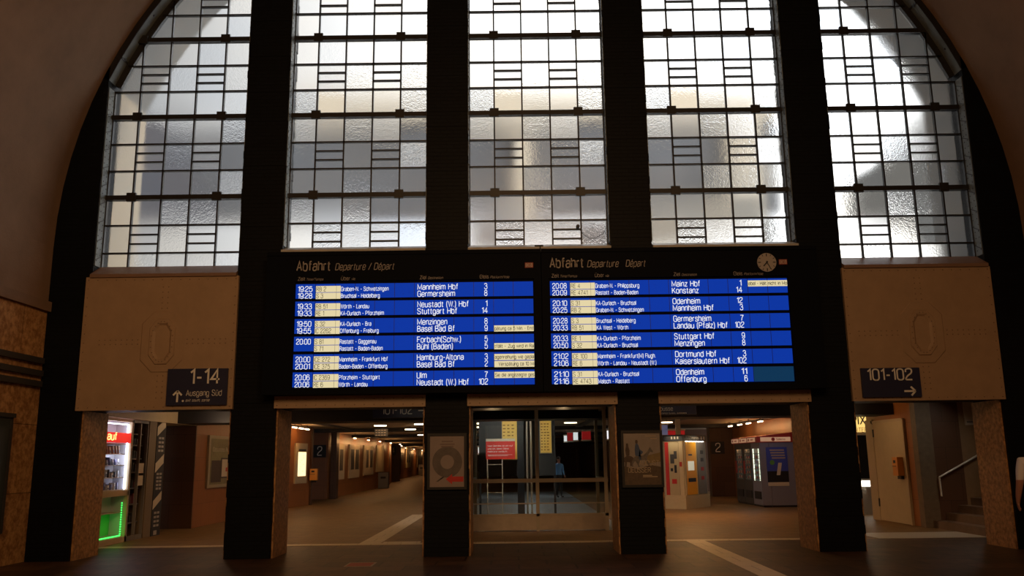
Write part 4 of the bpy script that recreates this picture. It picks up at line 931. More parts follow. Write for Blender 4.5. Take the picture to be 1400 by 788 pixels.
for i, px in enumerate((721, 726.5)):
    x = W(px, 650, 9.35)[0]; tag(MB().tube((x, 9.35, 0), (x, 9.35, CZ), .03, n=12).build('pale_pole', M_alu), 'slim pale pole behind the glass, %s of two' % ('left' if i == 0 else 'right'), 'pole', 'slim poles behind the glass')
# red shop signs and lit panels far behind
def far_box(px0, py0, px1, py1, Y, label, cat, name, m, m2=None):
    a, b = W(px0, py1, Y), W(px1, py0, Y)
    t = thing(name, ((a[0]+b[0])/2, Y, a[1]), label, cat); e = .03
    MB().box(a[0], b[0], Y, Y+.3, a[1], b[1]).build('panel', m, t)
    MB().box(a[0]-e, b[0]+e, Y-.01, Y+.31, b[1], b[1]+e*2).box(a[0]-e, b[0]+e, Y-.01, Y+.31, a[1]-e*2, a[1]).build('rim', m2 or M_pale, t)
    MB().tube(((a[0]+b[0])/2, Y+.15, b[1]+e*2), ((a[0]+b[0])/2, Y+.15, CZ), .02, n=8).build('hanger', M_dgrey, t)
M_redglow = mat('red_backlit', (.4, .02, .02), .5, emit=lin(120, 14, 16), es=1.0)
M_whiteglow = mat('white_backlit', (.7, .7, .7), .5, emit=(.8, .8, .82), es=1.1)
far_box(796, 590, 807.5, 601.5, 24, 'red lit shop sign hanging behind the right glass pane', 'sign', 'shop_sign', M_redglow)
far_box(784.5, 591.5, 790, 602, 26, 'white lit panel beside the red shop sign', 'sign', 'shop_sign', M_whiteglow)
far_box(771.5, 596, 775, 604, 27, 'small white lit panel left of the red shop sign', 'sign', 'shop_sign', M_whiteglow)
far_box(776, 592, 783, 603, 28, 'dark red panel between the white lit panels', 'sign', 'shop_sign', M_redglow)
far_box(653.5, 612, 659, 620, 20, 'small white lit panel at the left edge of the glass enclosure', 'sign', 'shop_sign', M_whiteglow)
far_box(831, 589, 837.5, 600.5, 22, 'white lit sign in the gap right of the glass enclosure', 'sign', 'shop_sign', M_whiteglow)
far_box(914, 589, 936, 599, 19, 'red lit sign above the ticket machines', 'sign', 'shop_sign', M_redglow)
far_box(903.5, 581.5, 912.5, 595, 18, 'blue and white panel hanging behind the ticket machines', 'sign', 'shop_sign', mat('blue_white_panel', (.3, .33, .45), .5, col2=(.1, .1, .3), vscale=3, emit=(.2, .22, .4), es=.25))

# ------------------------------------------------------------------ ticket machine island
A0, A1, A2 = Vector((4.96, 13.5, 0)), Vector((5.55, 13.1, 0)), Vector((6.64, 14.5, 0))
t = thing('ticket_machine_island', (5.6, 13.6, 0), 'cream island of ticket machines with a dark header beyond the third pier', 'ticket machine')
H1 = 2.18
back = [Vector((6.1, 15.3, 0)), Vector((4.9, 14.6, 0))]
MB().poly([A0, A1, A2]+back, (0, 0, .42)).build('plinth', M_creamdoor, t)
def ins(k): 
    c = (A0+A1+A2+back[0]+back[1])/5; return [c+(p-c)*k for p in (A0, A1, A2, *back)]
MB().poly([p+Vector((0, 0, .42)) for p in ins(.93)], (0, 0, H1-.42)).build('body', M_creamdoor, t)
MB().poly([p+Vector((0, 0, H1)) for p in ins(1.0)], (0, 0, .2)).build('header', M_black, t)
I = ins(.93); u1 = (I[1]-I[0]); u2 = (I[2]-I[1]); n1_ = Vector((u1.y, -u1.x, 0)).normalized(); n2_ = Vector((u2.y, -u2.x, 0)).normalized()
def facep(base, u, n, a, b, z0, z1, name, m, d=.02, par=t):
    return MB().obox(base+u*a+ZU*z0+n*.001, u*(b-a), ZU*(z1-z0), n*d).build(name, m, par)
facep(I[0], u1, n1_, .02, .2, .44, 2.14, 'red_machine_front', M_red)
g_ = facep(I[0], u1, n1_, .22, .75, .44, 2.14, 'beige_machine_front', mat('beige_machine', (.42, .34, .2), .5))
for a_, b_, z0, z1, m in ((.3, .5, 1.45, 1.75, M_dgrey), (.3, .42, 1.2, 1.3, M_black), (.5, .62, 1.15, 1.4, M_black), (.35, .6, .8, .95, M_red), (.5, .65, 1.6, 1.85, M_dgrey)): facep(I[0], u1, n1_, a_, b_, z0, z1, 'machine_fitting', m, .03)
MB().obox(I[1]-u1*.22+n1_*.005, u1*.22, ZU*H1, n1_*.04).obox(I[1], u2*.05, ZU*H1, n2_*.04).build('corner_post', M_creamdoor, t)
facep(I[0], u1, n1_, .8, .92, 1.35, 1.5, 'coin_slot', M_dred, .06)
y_ = facep(I[1], u2, n2_, .08, .52, .44, 2.14, 'yellow_machine_front', mat('yellow_machine', (.85, .40, .01), .45))
facep(I[1], u2, n2_, .14, .40, 1.22, 1.52, 'touch_screen', mat('touch_screen', (.5, .5, .45), .3, emit=lin(180, 175, 150), es=.7), .035)
facep(I[1], u2, n2_, .14, .46, .85, .97, 'ticket_tray', M_black, .03); facep(I[1], u2, n2_, .18, .34, 1.7, 1.75, 'machine_label', M_dgrey, .025)
facep(I[1], u2, n2_, .58, .96, .44, 2.14, 'grey_machine_front', M_grey)
for z0 in (.9, 1.2, 1.5, 1.75): facep(I[1], u2, n2_, .72, .84, z0, z0+.12, 'machine_fitting', M_dred if z0 < 1.3 else M_dgrey, .03)
for i in range(6): facep(I[1], u2, n2_, .1+.14*i, .15+.14*i, 2.15, 2.175, 'header_lamp', M_lampc, .06)
l = MB(); o = I[1]+(A2-I[2])*.0; hp = [p for p in ins(1.0)]
uu = (hp[2]-hp[1]); nn = Vector((uu.y, -uu.x, 0)).normalized()
l.text('Fahrkarten', hp[1]+uu*.2+nn*.002+ZU*(H1+.06), uu, ZU, .075, uu.length*.45, depth=.003); l.obox(hp[1]+uu*.72+nn*.002+ZU*(H1+.05), uu*.07, ZU*.1, nn*.004); l.obox(hp[1]+uu*.84+nn*.002+ZU*(H1+.05), uu*.05, ZU*.1, nn*.004)
uu = (hp[1]-hp[0]); nn = Vector((uu.y, -uu.x, 0)).normalized()
for i in range(3): l.obox(hp[0]+uu*(.4+.15*i)+nn*.002+ZU*(H1+.06), uu*.07, ZU*.08, nn*.004)
l.build('header_lettering', mat('dim_letters', (.35, .3, .25), .6), t)
for n_, p_ in ((n1_, I[0]*.5+I[1]*.5), (n2_, I[1]*.5+I[2]*.5)):
    q_ = p_+n_*.35+ZU*(H1+.1); lamp('AREA', 'header_light', q_, 3.2, (1, .8, .52), .5, target=p_+ZU*.9, parent=t)
MB().box(5.45, 5.6, 13.7, 13.85, H1+.2, CZ).build('ceiling_post', M_creamdoor, t)

# ------------------------------------------------------------------ vending kiosk
KX, KY0, KY1 = 8.12, 13.55, 16.9; KH = 2.1
t = thing('vending_kiosk', (8.8, 15, 0), 'blue grey vending kiosk carrying a poster, beyond the fourth pier', 'kiosk')
MB().box(KX+.36, RW-.02, KY0, KY1, .06, KH).build('body', M_bluegrey, t)
MB().box(KX+.36, RW-.02, KY0+.04, KY1, 0, .06).build('base', M_black, t)
t = thing('kiosk_canopy', (8.8, 15, KH), 'dark red canopy with cream header signs on top of the vending kiosk', 'canopy')
MB().poly([(KX-.02, KY0-.03, KH+.001), (RW-.02, KY0-.03, KH+.001), (RW-.02, KY0-.03, KH+.34), (KX-.02, KY0-.03, KH+.2)], (0, KY1-KY0+.06, 0)).build('canopy_box', M_dred, t)
hsn = mat('header_cream', (.55, .36, .24), .5, emit=(.5, .28, .16), es=.55)
q = MB().box(KX+.08, RW-.25, KY0-.045, KY0-.03, KH+.03, KH+.17).build('header_sign', hsn, t)
l = MB(); l.disc((KX+.5, KY0-.046, KH+.1), (0, -1, 0), .06, .006, 20); l.text('Selecta', (KX+.6, KY0-.046, KH+.07), XU, ZU, .06, .3, bold=.02); l.build('header_lettering', M_dred, q)
for i in range(3):
    ya, yb = KY0+.25+i*1.1, KY0+1.2+i*1.1
    hq = MB().box(KX-.035, KX-.02, ya, yb, KH+.03, KH+.17).build('header_sign', hsn, t)
    MB().box(KX-.04, KX-.035, yb-.25, yb-.1, KH+.06, KH+.14).box(KX-.04, KX-.035, ya+.2, ya+.5, KH+.08, KH+.12).build('header_symbol', M_dred, hq)
# three machines
for i in range(3):
    ya = KY0+i*1.12; yb = ya+1.1
    lab = ['vending machine with a brightly lit column, nearest in the kiosk', 'dark vending machine between the lit one and the last', 'dark vending machine at the far end of the kiosk'][i]
    tt = thing('vending_machine', (KX+.18, (ya+yb)/2, .08), lab, 'vending machine', 'vending machines in the kiosk')
    MB().box(KX+.05, KX+.35, ya, yb, .06, KH-.002).build('cabinet', M_dgrey if i else M_bluegrey, tt); MB().box(KX+.08, KX+.34, ya+.03, yb, 0, .06).build('foot', M_black, tt)
    wz0, wz1 = .85, 1.9
    MB().box(KX+.04, KX+.05, ya+.08, yb-.3, wz0, wz1).build('window', mat('vending_window' if i == 0 else 'dark_vending_window', (.02, .025, .025), .15, emit=(.10, .12, .10), es=.5 if i == 0 else .12), tt)
    if i == 0: MB().box(KX+.03, KX+.04, ya+.75, ya+.83, wz0, wz1).box(KX+.03, KX+.04, ya+.12, ya+.16, wz0, wz1).build('light_strip', mat('cool_strip', (1, 1, 1), .5, emit=(.85, .95, .7), es=1.6), tt)
    for k in range(6): MB().box(KX+.02, KX+.04, ya+.1, yb-.32, wz0+.03+.17*k, wz0+.05+.17*k).build('shelf', M_grey, tt)
    for k in range(5):
        m = MB()
        for j in range(6): m.box(KX+.028, KX+.039, ya+.14+.095*j, ya+.2+.095*j, wz0+.06+.17*k, wz0+.06+.17*k+random.uniform(.06, .1), j % 3)
        m.build('snacks', [M_dred, M_pale, mat('snack_blue', (.05, .1, .2), .5)], tt)
    MB().box(KX+.03, KX+.05, ya+.15, yb-.2, .25, .5).build('tray', M_black, tt); MB().box(KX+.03, KX+.05, yb-.25, yb-.08, 1.05, 1.5).build('keypad', M_dred if i else M_grey, tt)
lamp('AREA', 'vending_light', (KX-.1, KY0+.8, 1.5), 1.6, (.85, .95, 1), .6, target=(KX-1.5, KY0+.2, .2), size_y=1.0)
a, b = W(1050.5, 665, KY0-.02), W(1075.5, 611.5, KY0-.02)
tp = thing('kiosk_poster', ((a[0]+b[0])/2, KY0-.02, a[1]), 'tall dark blue poster with a green dot on the vending kiosk', 'poster')
MB().box(a[0], b[0], KY0-.015, KY0-.001, a[1], b[1]).build('poster_sheet', mat('poster_night_blue', (.05, .08, .42), .5), tp)
MB().box(a[0], b[0], KY0-.018, KY0-.015, a[1]+.12, a[1]+.48).build('dark_print', M_black, tp); MB().box(a[0], b[0], KY0-.018, KY0-.015, a[1], a[1]+.12).build('pale_footer', M_pale, tp)
MB().disc((a[0]+.18, KY0-.015, b[1]-.5), (0, -1, 0), .08, .003, 20).build('green_dot', mat('dot_green', (.1, .3, .06), .5), tp)
m = MB()
for i in range(4): m.box(a[0]+.12+.02*i, b[0]-.1+.01*i, KY0-.018, KY0-.015, b[1]-.12-.085*i, b[1]-.075-.085*i)
m.build('lettering', mat('poster_letters', (.42, .34, .25), .6), tp)
m = MB().poly([(a[0]+.3, KY0-.019, a[1]+.35), (a[0]+.42, KY0-.019, a[1]+.35), (a[0]+.5, KY0-.019, a[1]+.75), (a[0]+.38, KY0-.019, a[1]+.75)], (0, -.002, 0)); m.build('figure_print', M_pale, tp)

# ------------------------------------------------------------------ kiosk showcases in the left bay
SXW = -8.5
def sy(px): return SX(px, 700, SXW)[0]
y0, y1, y2, y3, y4 = 2.3, 3.78, 4.62, 5.02, 5.3
KTOP = 2.62
t = thing('lit_showcase', (SXW-.2, (y0+y1)/2, 0), 'glass showcase with white and green light strips and a red running text', 'showcase')
fr = MB()
for y in (y0, y1-.06): fr.box(SXW-.04, SXW+.03, y, y+.06, 0, KTOP)
zs_ = [0.0, SX(150, 687, SXW)[1], KTOP-.05]
fr.box(SXW-.04, SXW+.03, y0, y1, 0, .12); fr.box(SXW-.04, SXW+.03, y0, y1, .98, 1.1); fr.box(SXW-.04, SXW+.03, y0, y1, KTOP-.06, KTOP)
fr.build('frame', M_creamdoor, t)
MB().box(SXW-.36, SXW-.34, y0, y1, 0, KTOP).box(SXW-.36, SXW-.03, y0, y0+.02, 0, KTOP).box(SXW-.36, SXW-.03, y1-.02, y1, 0, KTOP).build('cabinet', mat('showcase_white', (.55, .55, .6), .5), t)
for z in (.12, .62, 1.1, 1.36, 1.62, 1.86, 2.08): MB().box(SXW-.34, SXW-.05, y0+.03, y1-.03, z, z+.015).build('shelf', M_pale, t)
MB().box(SXW-.06, SXW-.03, y1-.1, y1-.07, 1.12, 2.5).build('light_strip', mat('white_led', (1, 1, 1), .5, emit=(.75, .8, 1), es=7), t)
MB().box(SXW-.06, SXW-.03, y0+.1, y1-.1, 2.5, 2.52).build('light_strip', MATS['white_led'], t)
m = MB()
for i in range(14): m.box(SXW-.06, SXW-.04, y1-.13, y1-.11, .16+.05*i, .185+.05*i)
m.build('green_light_strip', mat('green_led', (.1, 1, .2), .5, emit=(.05, .9, .12), es=2.2), t)
MB().box(SXW-.06, SXW-.04, y0+.1, y1-.12, .13, .15).build('green_light_strip', MATS['green_led'], t)
MB().box(SXW-.34, SXW-.33, y0+.05, y1-.05, .15, .6).build('green_back', mat('green_back', (.1, .5, .12), .5), t)
zr = SX(150, 605, SXW)[1], SX(150, 591, SXW)[1]
MB().box(SXW-.02, SXW+.02, y0-.1, y1-.005, zr[0], zr[1]).build('running_text_display', mat('red_led', (.3, .01, .01), .5, emit=(.62, .012, .008), es=1.2), t)
l = MB(); l.text('Ankauf', (SXW+.021, SX(158.5, 603, SXW)[0]-.02, zr[0]+.055), YU, ZU, .15, .95, align='R', bold=.01); l.build('running_text', mat('amber_led', (1, .6, .2), .5, emit=(1, .55, .18), es=2), t)
lamp('POINT', 'showcase_light', (SXW-.12, y1-.3, 1.8), 2.2, (.75, .8, 1), .08, parent=t); lamp('POINT', 'green_light', (SXW-.12, y1-.3, .35), .35, (.1, 1, .15), .06, parent=t); lamp('POINT', 'red_light', (SXW+.15, y1-.4, 2.3), .5, (1, .1, .06), .06, parent=t)
# goods in the showcase
MG = [mat('goods_cream', (.7, .6, .45), .5), mat('goods_white', (.7, .7, .75), .5), mat('goods_dark', (.05, .05, .07), .4), mat('goods_red', (.35, .05, .05), .5), mat('goods_blue', (.2, .22, .5), .5)]
place = ['top shelf', 'second shelf', 'third shelf', 'fourth shelf', 'lowest lit shelf']
for si, z in enumerate((2.08, 1.86, 1.62, 1.36, 1.1)):
    if si == 0: continue
    y = y1-.2
    for j in range(5):
        h = random.uniform(.1, .19); w = random.uniform(.04, .09); th = .1
        m = MB(); lean = .05 if si < 3 else 0
        m.poly([(SXW-.25, y, z+.016), (SXW-.25, y-w, z+.016), (SXW-.25, y-w-lean, z+.016+h), (SXW-.25, y-lean, z+.016+h)], (.12, 0, 0), 0)
        m.poly([(SXW-.1295, y-.01, z+.03), (SXW-.1295, y-w+.01, z+.03), (SXW-.1295, y-w-lean*.6+.01, z+h*.6), (SXW-.1295, y-lean*.6-.01, z+h*.6)], (.002, 0, 0), 1)
        ca = (0, 0, 1, 1, 4)[si] if j % 2 == 0 else (1, 0, 4, 2, 1)[si]
        tag(m.build('phone_box', [MG[ca], MG[2 if ca != 2 else 0]]), 'small boxed goods item in the lit showcase, %s, %s from the light strip' % (place[si], ['first', 'second', 'third', 'fourth', 'fifth'][j]), 'box', 'boxed goods in the lit showcase')
        y -= w+.08
# dark shop window with goods
t = thing('shop_window', (SXW-.15, (y1+y2)/2, 0), 'dark glazed shop window with hanging goods beside the lit showcase', 'shop window')
fr = MB()
for y in (y1, (y1+y2)/2-.02, y2-.05): fr.box(SXW-.03, SXW+.03, y+.005, y+.045, 0, KTOP)
fr.box(SXW-.03, SXW+.03, y1+.005, y2, 0, .1); fr.box(SXW-.03, SXW+.03, y1+.005, y2, KTOP-.06, KTOP); fr.build('frame', M_grey, t)
MB().box(SXW-.36, SXW-.33, y1+.01, y2, 0, KTOP).build('back_panel', M_dgrey, t)
for z in (.35, .75, 1.1, 1.45, 1.75, 2.05, 2.3): MB().box(SXW-.33, SXW-.08, y1+.02, y2-.02, z, z+.03).build('shelf', M_grey, t)
for z in (.38, .78, 1.13, 1.48, 1.78, 2.08):
    m = MB()
    for j in range(6):
        y = y1+.05+.13*j; m.box(SXW-.2, SXW-.12, y, y+random.uniform(.05, .1), z, z+random.uniform(.12, .22), random.randrange(4))
    m.build('hanging_goods', [M_dgrey, M_black, M_dgrey, mat('goods_wine', (.16, .03, .04), .5)], t)
for z, y in ((SX(184, 640, SXW)[1], 4.33), (SX(184, 657, SXW)[1], 4.33)): MB().box(SXW+.03, SXW+.034, y-.13, y+.13, z-.12, z+.1).build('paper_notice', M_pale, t)
tag(MB().box(SXW-.36, SXW+.05, y2, y3, 0, KTOP).build('shop_corner_post', mat('taupe_post', (.2, .15, .095), .6)), 'taupe post at the end of the shop window', 'post')
t = thing('advertising_post', (SXW, (y3+y4)/2, 0), 'black advertising post with white slanted cards and lettering', 'post')
MB().box(SXW-.38, SXW+.06, y3+.005, y4+.25, 0, 2.55).build('post', M_black, t)
m = MB(); m2 = MB()
for (pa, pb) in ((592, 577), (642, 627), (692, 678)):
    za, zb_ = SX(211, pa, SXW)[1], SX(211, pb, SXW)[1]
    m.poly([(SXW+.061, y3+.02, za-.08), (SXW+.061, y4+.2, za+.14), (SXW+.061, y4+.2, zb_+.1), (SXW+.061, y3+.02, zb_-.12)], (.004, 0, 0))
m.build('slanted_cards', M_pale, t)
for (pa, pb, n) in ((595, 618, 4), (645, 670, 5), (697, 720, 4)):
    za, zb_ = SX(211, pb, SXW)[1], SX(211, pa, SXW)[1]
    for i in range(n):
        z = za+(zb_-za)*i/n
        for j in range(2): m2.box(SXW+.061, SXW+.065, y3+.12+.17*j, y3+.25+.17*j, z, z+.05)
z = SX(211, 731, SXW)[1]; m2.box(SXW+.061, SXW+.065, y3+.15, y4+.05, z, z+.1)
m2.build('white_lettering', mat('faded_white', (.4, .38, .36), .6), t)
# soffit over the left kiosk
struct('soffit_kiosk', MB().box(-9.3, -8.35, 1.02, 7.3, KTOP, CZ), M_creamdoor, 'beige soffit above the kiosk showcases', 'ceiling')

# ------------------------------------------------------------------ right bay: door, sign, stairs
da, db = 7.36, SX(1243, 650, RW)[0]
zt_ = SX(1225, 556, RW)[1]
t = thing('door_1', (RW, (da+db)/2, 0), 'plain cream metal door in the orange wall at right', 'door', kind='structure')
MB().box(RW-.05, RW+.1, db+.02, da-.12, 0.01, 2.45).build('door_leaf', M_creamdoor, t)
MB().box(RW-.06, RW+.1, da-.12, da+.35, 0, 2.55).box(RW-.06, RW+.1, db-.05, db+.02, 0, 2.5).box(RW-.06, RW+.1, db, da, 2.45, 2.52).build('door_frame', mat('cream_frame', (.48, .38, .24), .5), t)
m = MB()
for z in (.35, 2.1): m.box(RW-.075, RW-.05, da-.15, da-.11, z, z+.2)
m.build('hinge', M_dgrey, t)
q = SX(1235, 638, RW); orange_box((RW, q[0], q[1]), (-1, 0, 0), 'orange ticket validator beside the cream door at right')
struct('corner_post_right', MB().box(RW-.06, RW+.3, 4.75, 5.0, 0, CZ), mat('grey_stone', (.2, .145, .09), .6, var=.3, vscale=8), 'grey stone corner post between the orange wall and the stairs', 'pillar')
# lit shop sign and counter
a, b = W(1160, 595.5, 8.6), W(1188, 562, 8.6)
t = thing('lit_shop_sign', ((a[0]+b[0])/2, 8.6, a[1]), 'small glowing shop sign ending in IX above the dark doorway', 'sign')
MB().box(a[0]-.2, b[0], 8.55, 8.75, a[1], b[1]).build('sign_box', M_creamdoor, t)
MB().box(a[0]-.17, b[0]-.06, 8.54, 8.55, a[1]+.08, b[1]-.05).build('glowing_face', mat('sign_glow', (.8, .7, .4), .5, emit=lin(255, 214, 120), es=1.0), t)
l = MB(); q = W(1184, 580.5, 8.54); l.text('PIX', (q[0], 8.538, q[1]), XU, ZU, .24, .42, align='R', bold=.01, mi=0); q = W(1185.5, 590, 8.54); l.text('CENTER', (q[0], 8.538, q[1]-.02), XU, ZU, .12, .48, align='R', mi=1)
l.build('lettering', [mat('sign_blue', (.02, .03, .12), .5), mat('sign_red', (.45, .06, .02), .5)], t)
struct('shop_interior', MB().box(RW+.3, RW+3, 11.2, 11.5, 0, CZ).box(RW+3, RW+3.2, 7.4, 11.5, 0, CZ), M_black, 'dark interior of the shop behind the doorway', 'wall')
yc = 9.55; a, b = W(1180, 708, yc), W(1197.5, 655, yc)
t = thing('shop_counter', ((a[0]+b[0])/2, yc, 0), 'white counter front with a glowing panel in the dark doorway', 'counter')
MB().box(a[0]-.4, b[0], yc, yc+.5, 0, b[1]).build('body', mat('counter_white', (.5, .48, .45), .5), t)
q0, q1 = W(1182.5, 665.5, yc), W(1196, 657.5, yc)
MB().box(q0[0]-.2, q1[0], yc-.01, yc, q0[1], q1[1]).build('glowing_panel', mat('counter_glow', (1, 1, .9), .5, emit=(1, .93, .75), es=3), t)
lamp('AREA', 'counter_light', (q1[0]-.2, yc-.06, q1[1]-.1), 2.0, (1, .9, .7), .35, target=(RW-2, yc-5, 0), size_y=.3, parent=t)
# stairs rising to the right
t = thing('staircase', (RW+.8, 3.5, 0), 'brown stone stairs rising to the right beyond the far right jamb', 'stairs')
for i in range(14): MB().box(RW+.12+.3*i, RW+.42+.3*i+(.0 if i < 13 else 1), 2.31, 4.75, 0, .165*(i+1)).build('step', mat('stair_stone', (.2, .13, .085), .5, var=.25, vscale=6), t)
struct('wall_stair_side', MB().box(RW+.3, RW+.95, 4.76, 5.0, 0, 4.6, 0).box(RW+.95, RW+6, 4.76, 5.0, 0, 4.6, 1), [M_tiled, mat('stair_wall_stone', (.30, .19, .10), .5, var=.2, vscale=5)], 'dark and light brown wall along the stairs', 'wall')
struct('wall_stair_front', MB().box(RW+.3, RW+6, 2.05, 2.3, 0, 4.6), M_tiled, 'dark wall on the near side of the stairs', 'wall')
struct('wall_stair_end', MB().box(RW+6, RW+6.2, 2.05, 5, 0, 4.6), M_tiled, 'dark wall at the top of the stairs', 'wall')
struct('ceiling_stairs', MB().box(RW, RW+6.2, 2.05, 5, 4.6, 4.8).box(RW, RW+.1, 2.05, 5, CZ, 4.6), M_ceil, 'ceiling over the stairs', 'ceiling')
h0, h1 = WP(1284, 653, 4.68), WP(1345, 618, 4.68); hp = WP(1287.5, 679, 4.68)
t = thing('handrail', h0, 'slim bright metal handrail rising along the stair wall', 'handrail')
MB().path([hp, h0, h1], .022, 10).build('rail', mat('bright_steel', (.85, .83, .8), .35, .2), t)
MB().tube(h0+(h1-h0)*.5, h0+(h1-h0)*.5+Vector((0, .09, -.05)), .01, n=8).tube(h0+(h1-h0)*.9, h0+(h1-h0)*.9+Vector((0, .09, -.05)), .01, n=8).build('bracket', M_alu, t)
a, b = W(1319.5, 581.5, 4.75), W(1334.5, 548, 4.75)
t = thing('wall_notice', ((a[0]+b[0])/2, 4.75, a[1]), 'white notice high on the stair wall under the right panel', 'notice')
MB().box(a[0], b[0], 4.735, 4.76, a[1], b[1]).build('sheet', M_pale, t); MB().box(a[0]+.04, b[0]-.04, 4.732, 4.735, a[1]+.05, a[1]+.09).build('print', M_grey, t)
lamp('AREA', 'stair_light', (RW+.75, 3.3, 2.9), 9, (1, .86, .68), .5, target=(8.4, 3.0, 0))  # added light standing in for daylight from the side entrance
lamp('POINT', 'door_lamp', (8.3, 6.0, 2.6), 14, (1, .6, .28), .15)
lamp('POINT', 'kiosk_fill', (-7.3, 5.4, 2.6), 13, (1, .68, .42), .15)  # added ambient fill for the kiosk bay
for x, y, e in ((-5.5, 3.5, 14), (-5.0, 10, 14), (5.0, 9.5, 85), (4.8, 3.5, 11)): lamp('AREA', 'concourse_fill', (x, y, 2.97), e, WARM, .5, target=(x, y, 0))  # added fill at ceiling height, unseen behind lintel and beam
lamp('AREA', 'enclosure_fill', (-.1, 7.35, 2.93), 34, (1, .93, .85), .25, target=(-.15, 8.8, 1.75))  # added unseen light to brighten the red placard
for y, e in ((11, 26), (17, 30), (24, 36)): lamp('AREA', 'enclosure_fill', (.6, y, 2.8), e, (.9, .95, 1), .5, target=(.6, y+.2, 0))  # added cool light over the grey floor, no fixtures
for x in (-2.4, 3.6): lamp('AREA', 'sign_fill', (x, 2.2, 2.96), 1.6, (1, .85, .65), .25, target=(x, 4, 2.72))  # added weak fill on the two hanging signs
lamp('AREA', 'concourse_fill', (-6.3, 8.5, 2.97), 14, (1, .6, .3), .5, target=(-6.6, 8.5, 0))  # added fill to brighten the poster on the orange wall
lamp('AREA', 'kiosk_face_fill', (8.5, 12.4, 2.96), 3, (.8, .84, 1), .4, target=(8.8, 13.5, .8))  # added cool fill on the kiosk end, its source unknown

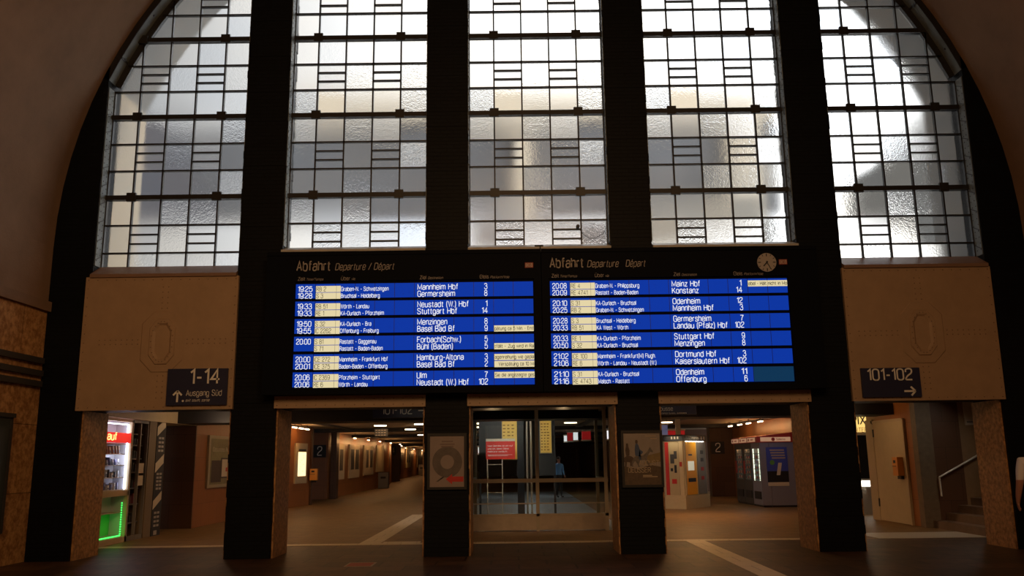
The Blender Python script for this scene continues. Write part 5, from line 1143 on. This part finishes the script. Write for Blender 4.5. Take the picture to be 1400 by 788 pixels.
# ------------------------------------------------------------------ people
def skin_body(name, joints, bones, mats, parent, base, root=0):
    me = bpy.data.meshes.new(name); me.from_pydata([tuple(Vector(j[0])-base) for j in joints], bones, []); 
    o = bpy.data.objects.new(name, me); COL.objects.link(o); o.parent = parent
    md = o.modifiers.new('skin', 'SKIN'); md.use_smooth_shade = True
    for i, j in enumerate(joints):
        sv = me.skin_vertices[0].data[i]; sv.radius = (j[1], j[2] if len(j) > 2 else j[1]); sv.use_root = (i == root)
    sb = o.modifiers.new('sub', 'SUBSURF'); sb.levels = 2; sb.render_levels = 2
    dg = bpy.context.evaluated_depsgraph_get(); dg.update()
    m2 = bpy.data.meshes.new_from_object(o.evaluated_get(dg)); o.modifiers.clear(); o.data = m2
    m2.materials.clear()
    for m in mats: m2.materials.append(m)
    return o
def person(loc, rz, label, shirt, trousers, skin, hair, height=1.75, sleeve=True, arm=1.0):
    k = height/1.75; base = Vector(loc); R = Matrix.Rotation(rz, 3, 'Z')
    def P(x, y, z): return base+R @ (Vector((x, y, z))*k)
    t = thing('person', loc, label, 'person')
    # the body: pelvis, spine, neck, head, arms with hands and fingers, legs with feet (faces -y when rz is 0)
    J = [(P(0, 0, .95), .14*k, .11*k), (P(0, .01, 1.15), .135*k, .10*k), (P(0, .01, 1.33), .155*k, .11*k), (P(0, .02, 1.45), .09*k, .08*k), (P(0, .01, 1.52), .05*k, .052*k), (P(0, -.01, 1.60), .068*k, .078*k), (P(0, -.005, 1.70), .07*k, .08*k)]
    E = [(0, 1), (1, 2), (2, 3), (3, 4), (4, 5), (5, 6)]
    for s_ in (-1, 1):
        b = len(J)
        J += [(P(.185*s_, .01, 1.40), .064*k*arm), (P(.235*s_, .03, 1.14), .043*k*arm), (P(.25*s_, -.06, .91), .030*k*arm), (P(.25*s_, -.09, .85), .036*k, .018*k)]
        E += [(2, b), (b, b+1), (b+1, b+2), (b+2, b+3)]
        for f_, (dx, dy, L) in enumerate(((-.0, -.028, .075), (.0, -.01, .085), (.0, .01, .08), (.0, .028, .062))):
            c = len(J); J += [(P(.25*s_, -.095+dy, .80), .0095*k), (P(.243*s_, -.1+dy, .80-L*.5), .0085*k), (P(.228*s_, -.1+dy, .80-L), .0075*k)]
            E += [(b+3, c), (c, c+1), (c+1, c+2)]
        c = len(J); J += [(P(.235*s_, -.135, .835), .0105*k), (P(.225*s_, -.15, .79), .009*k)]; E += [(b+3, c), (c, c+1)]
        b = len(J)
        J += [(P(.09*s_, .0, .86), .092*k), (P(.1*s_, -.01, .48), .06*k), (P(.105*s_, .02, .09), .04*k), (P(.11*s_, -.06, .045), .042*k, .035*k), (P(.115*s_, -.16, .03), .038*k, .026*k)]
        E += [(0, b), (b, b+1), (b+1, b+2), (b+2, b+3), (b+3, b+4)]
    body = skin_body('body', J, E, [skin, shirt, trousers, M_black], t, base)
    me = body.data; cuff = 1.15 if sleeve else .95
    bm = bmesh.new(); bm.from_mesh(me)                # clean hem, cuff and neck lines
    for zc in (.97, 1.462, cuff, .075):
        bmesh.ops.bisect_plane(bm, geom=bm.verts[:]+bm.edges[:]+bm.faces[:], plane_co=(0, 0, zc*k), plane_no=(0, 0, 1))
    for f in bm.faces:
        c = R.inverted() @ f.calc_center_median()/k; side = abs(c.x) > .19 and c.z < 1.3 and (abs(c.x) > .2 or c.z < .9)
        if c.z < .075: f.material_index = 3
        elif side: f.material_index = 1 if c.z > cuff else 0
        else: f.material_index = 2 if c.z < .97 else (1 if c.z < 1.462 else 0)
    bm.to_mesh(me); bm.free()
    # face and hair
    fc = MB(); 
    for s_ in (-1, 1): fc.dome(P(.028*s_, -.084, 1.645), R @ Vector((0, -1, 0)), .010*k, 0, 10)
    fc.obox(P(-.022, -.083, 1.575), R @ Vector((.044, 0, 0))*k, Vector((0, 0, .009))*k, R @ Vector((0, -.004, 0)), 1)
    fc.build('eyes_and_mouth', [M_black, mat('lips', (.3, .1, .08), .5)], t)
    ns_ = MB(); ns_.poly([P(-.011, -.08, 1.598), P(.011, -.08, 1.598), P(.005, -.08, 1.642), P(-.005, -.08, 1.642)], R @ Vector((0, -.022, 0))*k); 
    for s_ in (-1, 1): ns_.tube(P(.07*s_, .0, 1.62), P(.084*s_, .012, 1.625), .026*k, .018*k, 10)
    ns_.build('nose_and_ears', skin, t)
    h = MB(); n, m_ = 16, 8; vs = []
    for i in range(m_+1):
        ph = math.pi*.62*i/m_
        for j in range(n):
            th = 2*math.pi*j/n; fx, fy = math.sin(ph)*math.cos(th), math.sin(ph)*math.sin(th)
            low = max(0, -fy)*.55*i/m_
            vs.append(P(.083*fx, .015+.098*fy, 1.665+.1*math.cos(ph)+.06*low))
    h.add(vs, [(i*n+j, (i+1)*n+j, (i+1)*n+(j+1) % n, i*n+(j+1) % n) for i in range(m_) for j in range(n)], 0, True)
    h.build('hair', hair, t)
    return t
SK = mat('skin', (.42, .2, .14), .55); HR = mat('brown_hair', (.04, .025, .018), .6)
x, y = 7.95, -2.2
person((x, y, 0), math.radians(170), 'person in a white short-sleeved shirt and dark trousers at the right photo edge', mat('white_shirt', (.72, .70, .70), .8), mat('dark_trousers', (.018, .016, .018), .8), SK, HR, 1.9, arm=1.22)
gx, gy = W(764, 640, 23)[0], 23.0
person((gx, gy, 0), math.radians(25), 'person in a light blue jacket and dark trousers far behind the right glass pane', mat('light_blue_jacket', (.13, .32, .62), .8), mat('dark_trousers', (.018, .016, .018), .8), SK, HR, 1.74, sleeve=False)
# small downlights before the glass enclosure
for (px, py), lab in (((672, 555.5), 'left'), ((771, 554.5), 'right')):
    q = WP(px, py, 4.85)
    t = thing('downlight', (q.x, 4.85, q.z), 'small glowing downlight before the top of the glass enclosure, %s one of two' % lab, 'lamp', 'downlights before the glass enclosure')
    MB().tube((q.x, 4.85, q.z), (q.x, 4.85, q.z+.02), .09, n=20).build('diffuser', M_lampw, t)
    MB().tube((q.x, 4.85, q.z+.02), (q.x, 4.85, CZ), .11, n=20).build('housing', M_grey, t)
